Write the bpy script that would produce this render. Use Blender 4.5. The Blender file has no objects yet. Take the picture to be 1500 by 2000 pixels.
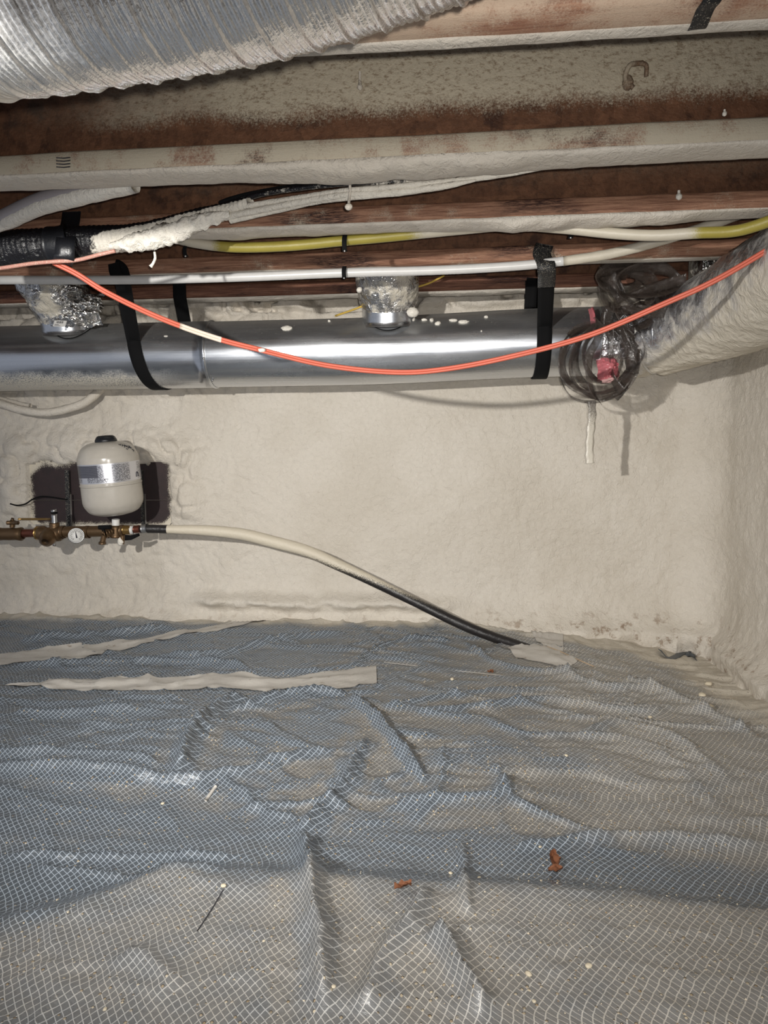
import bpy, math, random
import numpy as np
from mathutils import Vector, Matrix
random.seed(7)
R_ = math.radians
C = bpy.context.scene.collection
sc = bpy.context.scene

# ---------------------------------------------------------------- camera
YAW, PITCH, ROLL, FPX = R_(5.5), R_(5.3), R_(.46), 1400.0
CAM = np.array([0.0, 0.0, 0.75])
fw = np.array([-math.sin(YAW)*math.cos(PITCH), math.cos(YAW)*math.cos(PITCH), -math.sin(PITCH)])
r0 = np.array([math.cos(YAW), math.sin(YAW), 0.0]); u0 = np.cross(r0, fw)
rt = r0*math.cos(ROLL) - u0*math.sin(ROLL); up = u0*math.cos(ROLL) + r0*math.sin(ROLL)
cd = bpy.data.cameras.new('camera'); cam = bpy.data.objects.new('camera', cd); C.objects.link(cam)
cd.sensor_fit = 'VERTICAL'; cd.sensor_height = 36.0; cd.sensor_width = 27.0
cd.lens = FPX/2000*36.0; cd.clip_start = .02
cam.matrix_world = Matrix(((rt[0], up[0], -fw[0], CAM[0]), (rt[1], up[1], -fw[1], CAM[1]), (rt[2], up[2], -fw[2], CAM[2]), (0, 0, 0, 1)))
sc.camera = cam

# ---------------------------------------------------------------- world, lamps, exposure
w = bpy.data.worlds.new('world'); sc.world = w; w.use_nodes = True
w.node_tree.nodes['Background'].inputs[0].default_value = (.80, .86, 1.0, 1)
w.node_tree.nodes['Background'].inputs[1].default_value = .34
def lamp(name, kind, loc, target, power, color, size, ang=None, blend=1):
    l = bpy.data.lights.new(name, kind); l.energy = power; l.color = color; l.shadow_soft_size = size
    if ang: l.spot_size = R_(ang); l.spot_blend = blend
    o = bpy.data.objects.new(name, l); C.objects.link(o); o.location = loc
    o.rotation_euler = (Vector(target)-Vector(loc)).to_track_quat('-Z', 'Y').to_euler(); return o
lamp('work_lamp', 'SPOT', (-.84, .02, 1.05), (-.20, 2.9, .50), 205, (1.0, .97, .92), .022, 88, 1.0)
lamp('work_lamp_added_fill', 'POINT', (-.84, .02, 1.05), (0, 1, 1), 8.5, (1.0, .97, .93), .02)  # added point fill at the work lamp, puts sparkle on the flexible duct
lamp('phone_flash', 'SPOT', (.03, -.03, .765), (-.15, 2.9, .32), 76, (1.0, .96, .90), .010, 104, 1.0)
sc.view_settings.view_transform = 'Standard'; sc.view_settings.look = 'None'
sc.view_settings.gamma = 1; sc.view_settings.use_curve_mapping = False
sc.view_settings.exposure = 0.0

# ---------------------------------------------------------------- pixel ray -> point in the room
def ray(px, py): return fw + rt*(px-750)/FPX + up*(1000-py)/FPX
def pY(px, py, Y):
    d = ray(px, py); return CAM + d*(Y-CAM[1])/d[1]
def pZ(px, py, Z):
    d = ray(px, py); return CAM + d*(Z-CAM[2])/d[2]

# ---------------------------------------------------------------- numpy noise
def _h(ix, iy, iz, s):
    n = (ix.astype(np.int64)*374761393 + iy.astype(np.int64)*668265263 + iz.astype(np.int64)*2147483647 + s*1274126177) & 0xffffffff
    n = ((n ^ (n >> 13))*1274126177) & 0xffffffff
    n = ((n ^ (n >> 16))*2246822519) & 0xffffffff
    return ((n ^ (n >> 15)) & 0xffffff)/float(0xffffff)
def vn(x, y, z=0.0, s=0):
    x = np.asarray(x, float); y = np.asarray(y, float); z = np.zeros_like(x)+z
    x, y, z = np.broadcast_arrays(x, y, z)
    ix, iy, iz = np.floor(x), np.floor(y), np.floor(z)
    fx, fy, fz = x-ix, y-iy, z-iz
    fx = fx*fx*fx*(fx*(fx*6-15)+10); fy = fy*fy*fy*(fy*(fy*6-15)+10); fz = fz*fz*(3-2*fz)
    r = 0
    for a in (0, 1):
        for b in (0, 1):
            for c in (0, 1):
                r = r + _h(ix+a, iy+b, iz+c, s)*(fx if a else 1-fx)*(fy if b else 1-fy)*(fz if c else 1-fz)
    return r*2-1
def fbm(x, y, z=0.0, o=4, s=0):
    r = 0; a = 1; k = 1
    for i in range(o):
        r = r + a*vn(x*k+i*7.3, y*k-i*3.1, np.asarray(z)*k, s+i); a *= .5; k *= 2.03
    return r/1.9
def ss(a, b, x):
    t = np.clip((np.asarray(x, float)-a)/(b-a), 0, 1); return t*t*(3-2*t)

# ---------------------------------------------------------------- mesh helpers
WL = {}
def wloc(o): return WL.get(o.name, np.zeros(3)) if o else np.zeros(3)
def mk(name, V, F, mat, parent=None, smooth=True, uv=None, attrs=None):
    V = np.asarray(V, float)
    if parent is None:
        org = np.array([(V[:, 0].min()+V[:, 0].max())/2, (V[:, 1].min()+V[:, 1].max())/2, V[:, 2].min()])
    else: org = wloc(parent)
    me = bpy.data.meshes.new(name)
    me.from_pydata((V-org).tolist(), [], [list(map(int, f)) for f in F]); me.update()
    if smooth: me.polygons.foreach_set('use_smooth', [True]*len(me.polygons))
    if uv is not None:
        l = me.uv_layers.new(name='UVMap'); idx = np.empty(len(me.loops), dtype=np.int32)
        me.loops.foreach_get('vertex_index', idx); l.data.foreach_set('uv', np.asarray(uv, float)[idx].ravel())
    if attrs:
        for k, v in attrs.items():
            a = me.attributes.new(k, 'FLOAT', 'POINT'); a.data.foreach_set('value', np.asarray(v, float).ravel())
    if mat: me.materials.append(mat)
    o = bpy.data.objects.new(name, me); C.objects.link(o)
    if parent is None: o.location = org
    else: o.parent = parent
    WL[o.name] = org
    return o
def tag(o, label=None, cat=None, group=None, kind=None):
    if label: o['label'] = label
    if cat: o['category'] = cat
    if group: o['group'] = group
    if kind: o['kind'] = kind
    return o
def thing(name, loc, label, cat, group=None):
    o = bpy.data.objects.new(name, None); C.objects.link(o); o.location = tuple(loc); o.empty_display_size = .05
    WL[o.name] = np.array(loc, float); return tag(o, label, cat, group)
def join(*ms):
    V = []; F = []; n = 0
    for v, f in ms:
        V.append(np.asarray(v, float)); F += [[i+n for i in q] for q in f]; n += len(v)
    return np.vstack(V), F
def grid(nx, ny, close=False):
    F = []
    for i in range(nx-1):
        for j in range(ny-(0 if close else 1)):
            k = (j+1) % ny; F.append((i*ny+j, (i+1)*ny+j, (i+1)*ny+k, i*ny+k))
    return F
def box(a, b):
    x0, y0, z0 = a; x1, y1, z1 = b
    V = [(x0,y0,z0),(x1,y0,z0),(x1,y1,z0),(x0,y1,z0),(x0,y0,z1),(x1,y0,z1),(x1,y1,z1),(x0,y1,z1)]
    return np.array(V, float), [(0,3,2,1),(4,5,6,7),(0,1,5,4),(1,2,6,5),(2,3,7,6),(3,0,4,7)]
def smoothpath(P, n=12):
    P = [np.array(p, float) for p in P]
    if len(P) < 3: return np.array([P[0]+(P[1]-P[0])*t for t in np.linspace(0, 1, max(2, n))])
    Q = [2*P[0]-P[1]]+P+[2*P[-1]-P[-2]]; out = []
    for i in range(1, len(Q)-2):
        a, b, c, d = Q[i-1:i+3]
        for t in np.arange(n)/n:
            out.append(.5*((2*b)+(-a+c)*t+(2*a-5*b+4*c-d)*t*t+(-a+3*b-3*c+d)*t**3))
    out.append(P[-1]); return np.array(out)
def resample(P, step):
    d = np.r_[0, np.cumsum(np.linalg.norm(np.diff(P, axis=0), axis=1))]
    n = max(2, int(d[-1]/step)+1); t = np.linspace(0, d[-1], n)
    return np.c_[np.interp(t, d, P[:, 0]), np.interp(t, d, P[:, 1]), np.interp(t, d, P[:, 2])], t
def frames(P):
    T = np.gradient(P, axis=0); T /= np.linalg.norm(T, axis=1)[:, None]+1e-12
    N = np.zeros_like(P); ref = np.array([0, 0, 1.0])
    if abs(T[0]@ref) > .9: ref = np.array([0, 1.0, 0])
    n = ref-T[0]*(ref@T[0]); n /= np.linalg.norm(n); N[0] = n
    for i in range(1, len(P)):
        n = N[i-1]-T[i]*(N[i-1]@T[i]); N[i] = n/np.linalg.norm(n)
    return T, N, np.cross(T, N)
def tube(P, r, seg=12, caps=True, fn=None, step=None, ret=False):
    P = np.asarray(P, float); t = np.r_[0, np.cumsum(np.linalg.norm(np.diff(P, axis=0), axis=1))]
    if step: P, t = resample(P, step)
    T, N, B = frames(P); n = len(P)
    a = np.linspace(0, 2*math.pi, seg, endpoint=False)
    rr = np.zeros((n, seg))+(np.interp(np.linspace(0, 1, n), np.linspace(0, 1, len(r)), r)[:, None] if hasattr(r, '__len__') else r)
    tt, aa = np.meshgrid(t, a, indexing='ij')
    if fn is not None: rr = fn(tt, aa, rr, P)
    V = P[:, None, :]+N[:, None, :]*(np.cos(aa)*rr)[..., None]+B[:, None, :]*(np.sin(aa)*rr)[..., None]
    V = V.reshape(-1, 3); F = grid(n, seg, True)
    if caps: F += [tuple(range(seg))[::-1], tuple((n-1)*seg+i for i in range(seg))]
    if ret: return V, F, tt.ravel(), aa.ravel()
    return V, F
def lathe(prof, seg=32, M=None):
    prof = np.array(prof, float); a = np.linspace(0, 2*math.pi, seg, endpoint=False)
    V = np.array([[(r*math.cos(t), r*math.sin(t), z) for t in a] for r, z in prof]).reshape(-1, 3)
    n = len(prof); F = [tuple(q[::-1]) for q in grid(n, seg, True)]
    F += [tuple(range(seg))[::-1], tuple((n-1)*seg+i for i in range(seg))]
    if M is not None: V = V@np.array(M.to_3x3()).T+np.array(M.translation)
    return V, F
def orient(p, d):
    return Matrix.Translation(Vector(p)) @ Vector(d).normalized().to_track_quat('Z', 'Y').to_matrix().to_4x4()
def ribbon(P, W, width, th=.0012, cup=0):
    """band of given width along a path, W gives the width direction(s)"""
    P = np.asarray(P, float); n = len(P); W = np.asarray(W, float)
    if W.ndim == 1: W = np.tile(W, (n, 1))
    T = np.gradient(P, axis=0); T /= np.linalg.norm(T, axis=1)[:, None]+1e-12
    W = W-T*np.sum(W*T, axis=1)[:, None]; W /= np.linalg.norm(W, axis=1)[:, None]+1e-12
    N = np.cross(T, W); wd = np.zeros(n)+width
    V = []
    for sx, sn in ((-1, -1), (-.33, -1), (.33, -1), (1, -1), (1, 1), (.33, 1), (-.33, 1), (-1, 1)):
        V.append(P+W*(wd*sx/2)[:, None]+N*(th*sn/2+cup*(1-sx*sx)))
    V = np.stack(V, 1).reshape(-1, 3); F = grid(n, 8, True)
    F += [tuple(range(8))[::-1], tuple((n-1)*8+i for i in range(8))]
    return V, F
def blob(c, s, seed=0, seg=14, amp=.18):
    th = np.linspace(0.02, math.pi-.02, seg//2+3); ph = np.linspace(0, 2*math.pi, seg, endpoint=False)
    a, b = np.meshgrid(th, ph, indexing='ij'); d = np.stack([np.sin(a)*np.cos(b), np.sin(a)*np.sin(b), np.cos(a)], -1)
    r = 1+amp*fbm(d[..., 0]*1.6+seed*3.7, d[..., 1]*1.6, d[..., 2]*1.6, 3, seed)
    V = (d*r[..., None]).reshape(-1, 3)*np.array(s)+np.array(c)
    n = len(th); F = [tuple(q) for q in grid(n, seg, True)]
    F += [tuple(range(seg)), tuple((n-1)*seg+i for i in range(seg))[::-1]]
    return V, F

# ---------------------------------------------------------------- materials
class NT:
    def __init__(s, name):
        s.m = bpy.data.materials.new(name); s.m.use_nodes = True; s.t = s.m.node_tree; s.n = s.t.nodes
        s.b = s.n['Principled BSDF']
    def node(s, t, **k):
        n = s.n.new(t)
        for a, v in k.items(): setattr(n, a, v)
        return n
    def ln(s, a, b): s.t.links.new(a, b)
    def put(s, sock, v):
        if hasattr(v, 'is_output') or hasattr(v, 'links'): s.ln(v, sock)
        else: sock.default_value = v if not (isinstance(v, tuple) and len(v) == 3 and sock.type == 'RGBA') else (*v, 1)
    def coord(s, kind='Object', scale=(1, 1, 1), rot=(0, 0, 0), loc=(0, 0, 0)):
        t = s.node('ShaderNodeTexCoord'); m = s.node('ShaderNodeMapping'); s.ln(t.outputs[kind], m.inputs[0])
        m.inputs['Scale'].default_value = scale; m.inputs['Rotation'].default_value = rot; m.inputs['Location'].default_value = loc
        return m.outputs[0]
    def noise(s, v, scale, det=4, rough=.6, dist=0):
        n = s.node('ShaderNodeTexNoise'); s.ln(v, n.inputs['Vector']); n.inputs['Scale'].default_value = scale
        n.inputs['Detail'].default_value = det; n.inputs['Roughness'].default_value = rough; n.inputs['Distortion'].default_value = dist
        return n.outputs[0]
    def math(s, op, a, b=0.0, c=0.0, clamp=False):
        n = s.node('ShaderNodeMath', operation=op); n.use_clamp = clamp
        s.put(n.inputs[0], a); s.put(n.inputs[1], b)
        if op in ('MULTIPLY_ADD', 'SMOOTH_MIN'): s.put(n.inputs[2], c)
        return n.outputs[0]
    def step(s, v, a, b, lo=0.0, hi=1.0):
        n = s.node('ShaderNodeMapRange', interpolation_type='SMOOTHSTEP'); s.put(n.inputs[0], v)
        n.inputs[1].default_value = a; n.inputs[2].default_value = b; n.inputs[3].default_value = lo; n.inputs[4].default_value = hi
        return n.outputs[0]
    def mix(s, f, a, b):
        n = s.node('ShaderNodeMix', data_type='RGBA'); s.put(n.inputs[0], f); s.put(n.inputs[6], a); s.put(n.inputs[7], b); return n.outputs[2]
    def ramp(s, v, stops):
        n = s.node('ShaderNodeValToRGB'); s.ln(v, n.inputs[0]); e = n.color_ramp.elements
        while len(e) < len(stops): e.new(.5)
        for k, (p, c) in enumerate(stops): e[k].position = p; e[k].color = (*c, 1)
        return n.outputs[0]
    def vor(s, v, scale, feat='F1', out=0, rnd=1.0):
        n = s.node('ShaderNodeTexVoronoi', feature=feat); s.ln(v, n.inputs['Vector']); n.inputs['Scale'].default_value = scale
        n.inputs['Randomness'].default_value = rnd; return n.outputs[out]
    def sep(s, v):
        n = s.node('ShaderNodeSeparateXYZ'); s.ln(v, n.inputs[0]); return n.outputs
    def attr(s, name):
        n = s.node('ShaderNodeAttribute', attribute_name=name); return n.outputs['Fac']
    def pos(s): return s.node('ShaderNodeNewGeometry').outputs['Position']
    def nrm(s): return s.node('ShaderNodeNewGeometry').outputs['Normal']
    def bump(s, h, strength=.5, dist=.002, prev=None):
        n = s.node('ShaderNodeBump'); s.ln(h, n.inputs['Height']); n.inputs['Strength'].default_value = strength; n.inputs['Distance'].default_value = dist
        if prev is not None: s.ln(prev, n.inputs['Normal'])
        return n.outputs[0]
    def done(s, col=None, rough=None, metal=None, normal=None, spec=None, coat=None, sss=None, trans=None, alpha=None):
        b = s.b
        if col is not None: s.put(b.inputs['Base Color'], col)
        if rough is not None: s.put(b.inputs['Roughness'], rough)
        if metal is not None: s.put(b.inputs['Metallic'], metal)
        if normal is not None: s.ln(normal, b.inputs['Normal'])
        if spec is not None: s.put(b.inputs['Specular IOR Level'], spec)
        if coat is not None: s.put(b.inputs['Coat Weight'], coat); b.inputs['Coat Roughness'].default_value = .2
        if trans is not None: s.put(b.inputs['Transmission Weight'], trans)
        if alpha is not None: s.put(b.inputs['Alpha'], alpha)
        return s.m

CREAM = (.65, .60, .525); CREAM2 = (.59, .538, .46)
def m_foam(name, c1=CREAM, c2=CREAM2, rough=.5, b1=.5, scale=1.0):
    s = NT(name); p = s.pos()
    n1 = s.noise(p, 3.0, 3); n2 = s.noise(p, 210*scale, 4, .7); n3 = s.noise(p, 60*scale, 4, .6, .8)
    col = s.mix(s.step(n1, .35, .7), c1, c2)
    sp = s.vor(p, 55); spk = s.step(sp, .02, .05, 1, 0); gate = s.step(s.noise(p, 30, 1), .68, .72)
    col = s.mix(s.math('MULTIPLY', spk, gate), col, (.30, .21, .12))
    ps = s.sep(p); dirt = s.math('MULTIPLY', s.step(ps[2], .02, .13, 1, 0), s.step(s.noise(p, 22, 5, .75), .52, .66)); dirt = s.math('MULTIPLY', dirt, s.step(ps[0], -.4, .7, .35, .8)); col = s.mix(dirt, col, (.24, .16, .10))
    nn = s.bump(n2, b1*.9, .0045); nn = s.bump(n3, b1*1.3, .008, nn)
    return s.done(col, rough, normal=nn, spec=.35)
M = {}
M['foam'] = m_foam('spray_foam_cream')
M['foam_pale'] = m_foam('spray_foam_fresh', (.80, .76, .68), (.74, .70, .62), .55, .5, 1.4)

def m_flange(name, cov_lo, cov_hi, wood1, wood2, foamc=(.55, .49, .38), pitch=0.0):
    """wood flange, sprayed thinly with foam; cov = how much of it is covered"""
    s = NT(name); p = s.pos()
    st = s.coord('Object', (1.2, 14, 28)); g = s.noise(st, 9, 5, .65, .3); g2 = s.noise(st, 40, 3, .7)
    big = s.noise(s.coord('Object', (1, 2, 4)), 3.2, 3, .5)
    wood = s.mix(s.step(g, .3, .7), wood1, wood2)
    wood = s.mix(s.math('MULTIPLY', s.step(g2, .55, .7), .5), wood, tuple(c*.35 for c in wood1))
    wood = s.mix(s.math('MULTIPLY', s.step(big, .56, .68), s.step(g2, .38, .55)), wood, (.035, .016, .014))
    fine = s.noise(p, 330, 3, .8); mid = s.noise(p, 9, 4, .6)
    z = s.math('ADD', s.math('MULTIPLY', fine, .55), s.math('MULTIPLY', s.math('SUBTRACT', mid, .5), 1.3))
    cov = s.step(z, cov_lo, cov_hi)
    col = s.mix(cov, wood, s.mix(s.noise(p, 6, 2), foamc, tuple(c*1.12 for c in foamc)))
    nn = s.bump(g, .5, .002); nn = s.bump(fine, .6, .002, nn)
    return s.done(col, .65, normal=nn, spec=.3)
RW1, RW2 = (.17, .075, .045), (.43, .24, .155)
M['fl_pink'] = m_flange('flange_pink_foamed', .05, .36, (.30, .13, .08), (.50, .28, .18), (.62, .47, .35))
M['fl_foamed'] = m_flange('flange_grey_foamed', .02, .30, (.20, .10, .07), (.40, .25, .17), (.46, .41, .32))
M['fl_wood'] = m_flange('flange_bare_wood', .36, .72, RW1, RW2)
M['fl_half'] = m_flange('flange_half_foamed', .34, .66, RW1, (.40, .22, .14))
M['fl_dark'] = m_flange('flange_dark_wood', .45, .9, (.10, .04, .026), (.25, .12, .075))

def m_osb(name, foam_lo=None, foam_hi=None):
    s = NT(name); p = s.pos()
    v = s.node('ShaderNodeTexVoronoi', feature='F1'); s.ln(s.coord('Object', (1, 1, 2.6), (0, .5, 0)), v.inputs['Vector']); v.inputs['Scale'].default_value = 21
    v2 = s.node('ShaderNodeTexVoronoi', feature='F1'); s.ln(s.coord('Object', (1.8, 1, 1), (0, -.4, 0)), v2.inputs['Vector']); v2.inputs['Scale'].default_value = 36
    a = s.sep(v.outputs['Color'])[0]; b = s.sep(v2.outputs['Color'])[1]
    k = s.math('MULTIPLY_ADD', a, .5, s.math('MULTIPLY', b, .5)); k = s.math('ADD', s.math('MULTIPLY', a, .5), s.math('MULTIPLY', b, .5))
    n = s.noise(p, 70, 4, .7); n2 = s.noise(p, 14, 4, .6)
    k = s.math('ADD', s.math('MULTIPLY', s.math('SUBTRACT', k, .5), .55), s.math('MULTIPLY', n, 1.0))
    col = s.ramp(k, [(.05, (.055, .024, .013)), (.45, (.115, .052, .027)), (.8, (.165, .076, .040)), (1, (.22, .105, .055))])
    col = s.mix(s.math('MULTIPLY', s.step(n2, .56, .7), .75), col, (.03, .012, .008))
    nn = s.bump(k, .6, .002)
    if foam_lo is not None:
        fine = s.noise(p, 260, 3, .8); mid = s.noise(p, 7, 4, .6)
        xs = s.sep(p); z = s.math('ADD', xs[2], s.math('MULTIPLY', s.math('SUBTRACT', fine, .5), .085))
        z = s.math('ADD', z, s.math('MULTIPLY', s.math('SUBTRACT', mid, .5), .05))
        cov = s.step(z, foam_lo, foam_hi)
        cov = s.math('MULTIPLY', cov, s.step(s.math('ADD', xs[0], s.math('MULTIPLY', mid, .3)), -.75, -.25, .0, 1))
        fc = s.mix(s.step(s.noise(s.coord('Object', (1, 1, 2)), 90, 5, .75), .48, .66), (.50, .44, .335), (.26, .20, .135))
        col = s.mix(cov, col, fc); nn = s.bump(s.noise(p, 120, 4, .7), .8, .004, nn)
    else:
        fine = s.noise(p, 400, 2, .8); col = s.mix(s.step(fine, .70, .78), col, (.35, .30, .22))
    return s.done(col, .7, normal=nn, spec=.3)
M['osb'] = m_osb('osb_web_bare'); M['osb_foam'] = m_osb('osb_web_foamed', 1.385, 1.425); M['osb_mist'] = m_osb('osb_web_mist', 1.37, 1.62)

def m_plain(name, col, rough=.5, metal=0, speck=0, bump=0, dust=None):
    s = NT(name); p = s.pos(); c = col
    n = s.noise(p, 40, 3); c = s.mix(s.math('MULTIPLY', n, .6), col, tuple(x*.72 for x in col))
    if speck:
        f = s.noise(p, 420, 2, .8); c = s.mix(s.step(f, .70-speck*.35, .75-speck*.3), c, (.62, .56, .45))
    nn = s.bump(s.noise(p, 130, 3), bump, .002) if bump else None
    return s.done(c, rough, metal, nn)
M['black'] = m_plain('black_nylon', (.0045, .0045, .005), .9); M['black'].node_tree.nodes['Principled BSDF'].inputs['Specular IOR Level'].default_value = .2
M['black_speck'] = m_plain('black_strap_speckled', (.010, .010, .011), .6, speck=.26)
M['black_rubber'] = m_plain('black_rubber', (.012, .013, .016), .35, bump=.4)
M['pex'] = m_plain('white_pex', (.62, .61, .59), .3)
M['pex_foam'] = m_plain('pex_oversprayed', (.58, .53, .43), .5, bump=.3)
M['orange'] = m_plain('orange_jacket', (.58, .125, .075), .45)
M['salmon'] = m_plain('salmon_dusted_jacket', (.50, .24, .19), .55, speck=.35)
M['orange_dust'] = m_plain('orange_jacket_dusted', (.74, .60, .50), .6, speck=.5)
M['brass'] = m_plain('tarnished_brass', (.17, .105, .055), .42, .7, bump=.3)
M['brass_b'] = m_plain('bright_brass', (.45, .28, .10), .32, .9)
M['copper'] = m_plain('dark_copper', (.20, .07, .045), .4, .8)
M['steel'] = m_plain('dull_steel', (.45, .45, .45), .35, .9)
M['white'] = m_plain('white_plastic', (.75, .74, .71), .4)
M['ink'] = m_plain('printed_ink', (.03, .03, .04), .5)
M['pink'] = m_plain('pink_film', (.55, .16, .18), .3)
M['yellow_wire'] = m_plain('yellow_cable', (.62, .42, .08), .5)
M['leaf'] = m_plain('dry_leaf', (.20, .075, .032), .8)
M['crumb'] = m_plain('foam_crumb_cream', (.68, .60, .45), .7, bump=.5)
M['white_tie'] = m_plain('nylon_tie', (.66, .64, .60), .3)

def m_duct():
    s = NT('galvanised_steel'); p = s.pos()
    st = s.noise(s.coord('Object', (.35, 30, 30)), 4, 5, .65); sp = s.vor(p, 90, 'F1', 1)
    big = s.noise(s.coord('Object', (1, 5, 5)), 3.5, 4, .6)
    nz = s.sep(s.nrm())[2]; pos = s.sep(p)
    fine = s.noise(p, 300, 3, .9); mid = s.noise(p, 12, 4, .6)
    col = s.mix(st, (.50, .52, .55), (.72, .74, .77))
    col = s.mix(s.math('MULTIPLY', s.step(nz, .25, .6), .55), col, (.42, .41, .38))
    d = s.math('ADD', s.math('MULTIPLY', nz, .10), fine)
    speck = s.step(d, .70, .74)
    lowl = s.math('MULTIPLY', s.step(pos[0], -1.25, -.95, 1, 0), s.step(s.math('ADD', nz, s.math('MULTIPLY', mid, .5)), -.50, -.20, 1, 0))
    low = s.math('MULTIPLY', lowl, s.step(fine, .40, .56))
    cov = s.math('MAXIMUM', speck, low)
    col = s.mix(cov, col, (.60, .55, .45))
    rough = s.math('ADD', s.math('MULTIPLY', big, .26), .13)
    rough = s.math('ADD', rough, s.math('MULTIPLY', s.step(nz, .2, .7), .25))
    rough = s.math('ADD', rough, s.math('MULTIPLY', cov, .4), clamp=True)
    metal = s.math('SUBTRACT', .96, s.math('MULTIPLY', cov, .9))
    nn = s.bump(st, .12, .002)
    return s.done(col, rough, metal, nn)
M['galv'] = m_duct()
def m_foil(name, covfn=None, base=(.80, .81, .84), rough=.18, wr=1.0, scale=1.0, cover=(.66, .60, .48)):
    s = NT(name); p = s.pos()
    n = s.noise(p, 22*scale, 4, .6, 1.2); v = s.vor(p, 40*scale, 'F1', 0); n3 = s.noise(p, 90*scale, 2, .6, .6)
    h = s.math('ADD', s.math('ABSOLUTE', s.math('SUBTRACT', n, .5)), s.math('MULTIPLY', v, .35)); h = s.math('ADD', h, s.math('MULTIPLY', n3, .15))
    nn = s.bump(h, .9*wr, .012)
    if covfn: cov = covfn(s, p)
    else: cov = s.step(s.noise(p, 300, 2, .8), .66, .72)
    col = s.mix(cov, base, cover)
    return s.done(col, s.math('ADD', rough, s.math('MULTIPLY', cov, .45)), s.math('SUBTRACT', .95, s.math('MULTIPLY', cov, .9)), nn)
M['foil'] = m_foil('wrinkled_foil')
def cov_elbow(s, p):
    x = s.sep(p); mid = s.noise(p, 10, 5, .65, .5)
    k = s.math('ADD', s.math('MULTIPLY', x[0], 1.9), s.math('MULTIPLY', x[2], -1.5))
    k = s.math('ADD', k, s.math('MULTIPLY', mid, .75)); return s.step(k, -.14, .14)
M['foil_elbow'] = m_foil('foil_jacket_oversprayed', cov_elbow, (.68, .68, .70), .2, 1.0, .9, (.60, .55, .46))
def cov_flex(s, p):
    x = s.sep(p); mid = s.noise(p, 9, 3, .6); fine = s.noise(p, 200, 2, .7)
    k = s.math('ADD', s.math('MULTIPLY', x[0], 2.4), s.math('MULTIPLY', mid, .8)); k = s.math('ADD', k, s.math('MULTIPLY', fine, .3))
    return s.math('MULTIPLY', s.step(k, -.95, -.30, 1, 0), .80)
def m_flex():
    s = NT('corrugated_foil'); p = s.pos(); cov = cov_flex(s, p)
    n = s.noise(p, 140, 3, .6); nn = s.bump(n, .35, .003)
    col = s.mix(cov, s.mix(s.noise(p, 14, 2), (.74, .75, .78), (.92, .93, .95)), (.62, .58, .48))
    return s.done(col, s.math('ADD', .16, s.math('MULTIPLY', cov, .5)), s.math('SUBTRACT', .97, s.math('MULTIPLY', cov, .9)), nn)
M['flex'] = m_flex()
def m_film():
    s = NT('smoky_film'); p = s.pos(); n = s.noise(p, 60, 4, .6, .5)
    nn = s.bump(n, .8, .006)
    al = s.step(s.noise(p, 18, 3), .35, .7, .30, .80)
    return s.done(s.mix(s.step(s.noise(p, 380, 2, .8), .70, .74), (.060, .046, .038), (.5, .45, .38)), .16, normal=nn, spec=.8, alpha=al)
M['film'] = m_film()
def m_strip():
    s = NT('film_strip_sprayed'); p = s.pos(); z = s.sep(p)[2]
    k = s.math('ADD', z, s.math('MULTIPLY', s.math('SUBTRACT', s.noise(p, 260, 3, .8), .5), .16)); c = s.step(k, .80, .90, 1, 0)
    return s.done(s.mix(c, (.10, .085, .075), (.62, .58, .50)), .35, normal=s.bump(s.noise(p, 60, 3), .7, .004), alpha=s.math('ADD', .55, s.math('MULTIPLY', c, .45)))
M['strip'] = m_strip()
def m_hose():
    s = NT('black_hose_overspray'); p = s.pos(); x = s.sep(p)
    fine = s.noise(p, 330, 3, .85); t = s.attr('t')
    k = s.math('ADD', t, s.math('MULTIPLY', s.math('SUBTRACT', fine, .5), .55))
    k = s.math('ADD', k, s.math('MULTIPLY', s.sep(s.nrm())[2], -.16))
    c = s.step(k, .50, .60, 1, 0)
    c = s.math('MULTIPLY', c, s.step(t, .062, .064))
    col = s.mix(c, (.016, .014, .014), (.60, .54, .43))
    return s.done(col, s.math('ADD', .42, s.math('MULTIPLY', c, .15)), normal=s.bump(s.noise(p, 60, 4), s.math('ADD', .1, 0) if False else .5, .004))
M['hose'] = m_hose()
def m_gas():
    s = NT('yellow_gas_pipe_overspray'); p = s.pos(); x = s.sep(p)[0]; fine = s.noise(p, 300, 3, .8)
    k = s.math('ADD', s.attr('cov'), s.math('MULTIPLY', s.math('SUBTRACT', fine, .5), .5)); c = s.step(k, .35, .65)
    return s.done(s.mix(c, (.31, .26, .05), (.48, .44, .355)), .45, normal=s.bump(s.noise(p, 60, 3), .3, .003))
M['gas'] = m_gas()
def m_bundle():
    s = NT('black_wrap_foamed'); p = s.pos(); fine = s.noise(p, 90, 4, .7)
    k = s.math('ADD', s.attr('cov'), s.math('MULTIPLY', s.math('SUBTRACT', fine, .5), .7)); c = s.step(k, .40, .56)
    return s.done(s.mix(c, (.010, .010, .012), (.68, .64, .56)), s.math('ADD', .28, s.math('MULTIPLY', c, .35)), normal=s.bump(s.noise(p, 55, 4, .65, .5), .9, .008))
M['bundle'] = m_bundle()
def m_board():
    s = NT('dark_board'); p = s.pos(); fine = s.noise(p, 380, 3, .85); mid = s.noise(p, 26, 4, .6)
    k = s.math('ADD', s.attr('cov'), s.math('MULTIPLY', s.math('SUBTRACT', fine, .5), 1.1)); k = s.math('ADD', k, s.math('MULTIPLY', s.math('SUBTRACT', mid, .5), .5))
    c = s.step(k, .44, .62)
    return s.done(s.mix(c, s.mix(mid, (.010, .006, .007), (.035, .016, .016)), (.60, .55, .45)), .6, normal=s.bump(fine, .4, .002))
M['board'] = m_board()
M['tank'] = m_plain('cream_enamel', (.49, .455, .40), .22)
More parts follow.
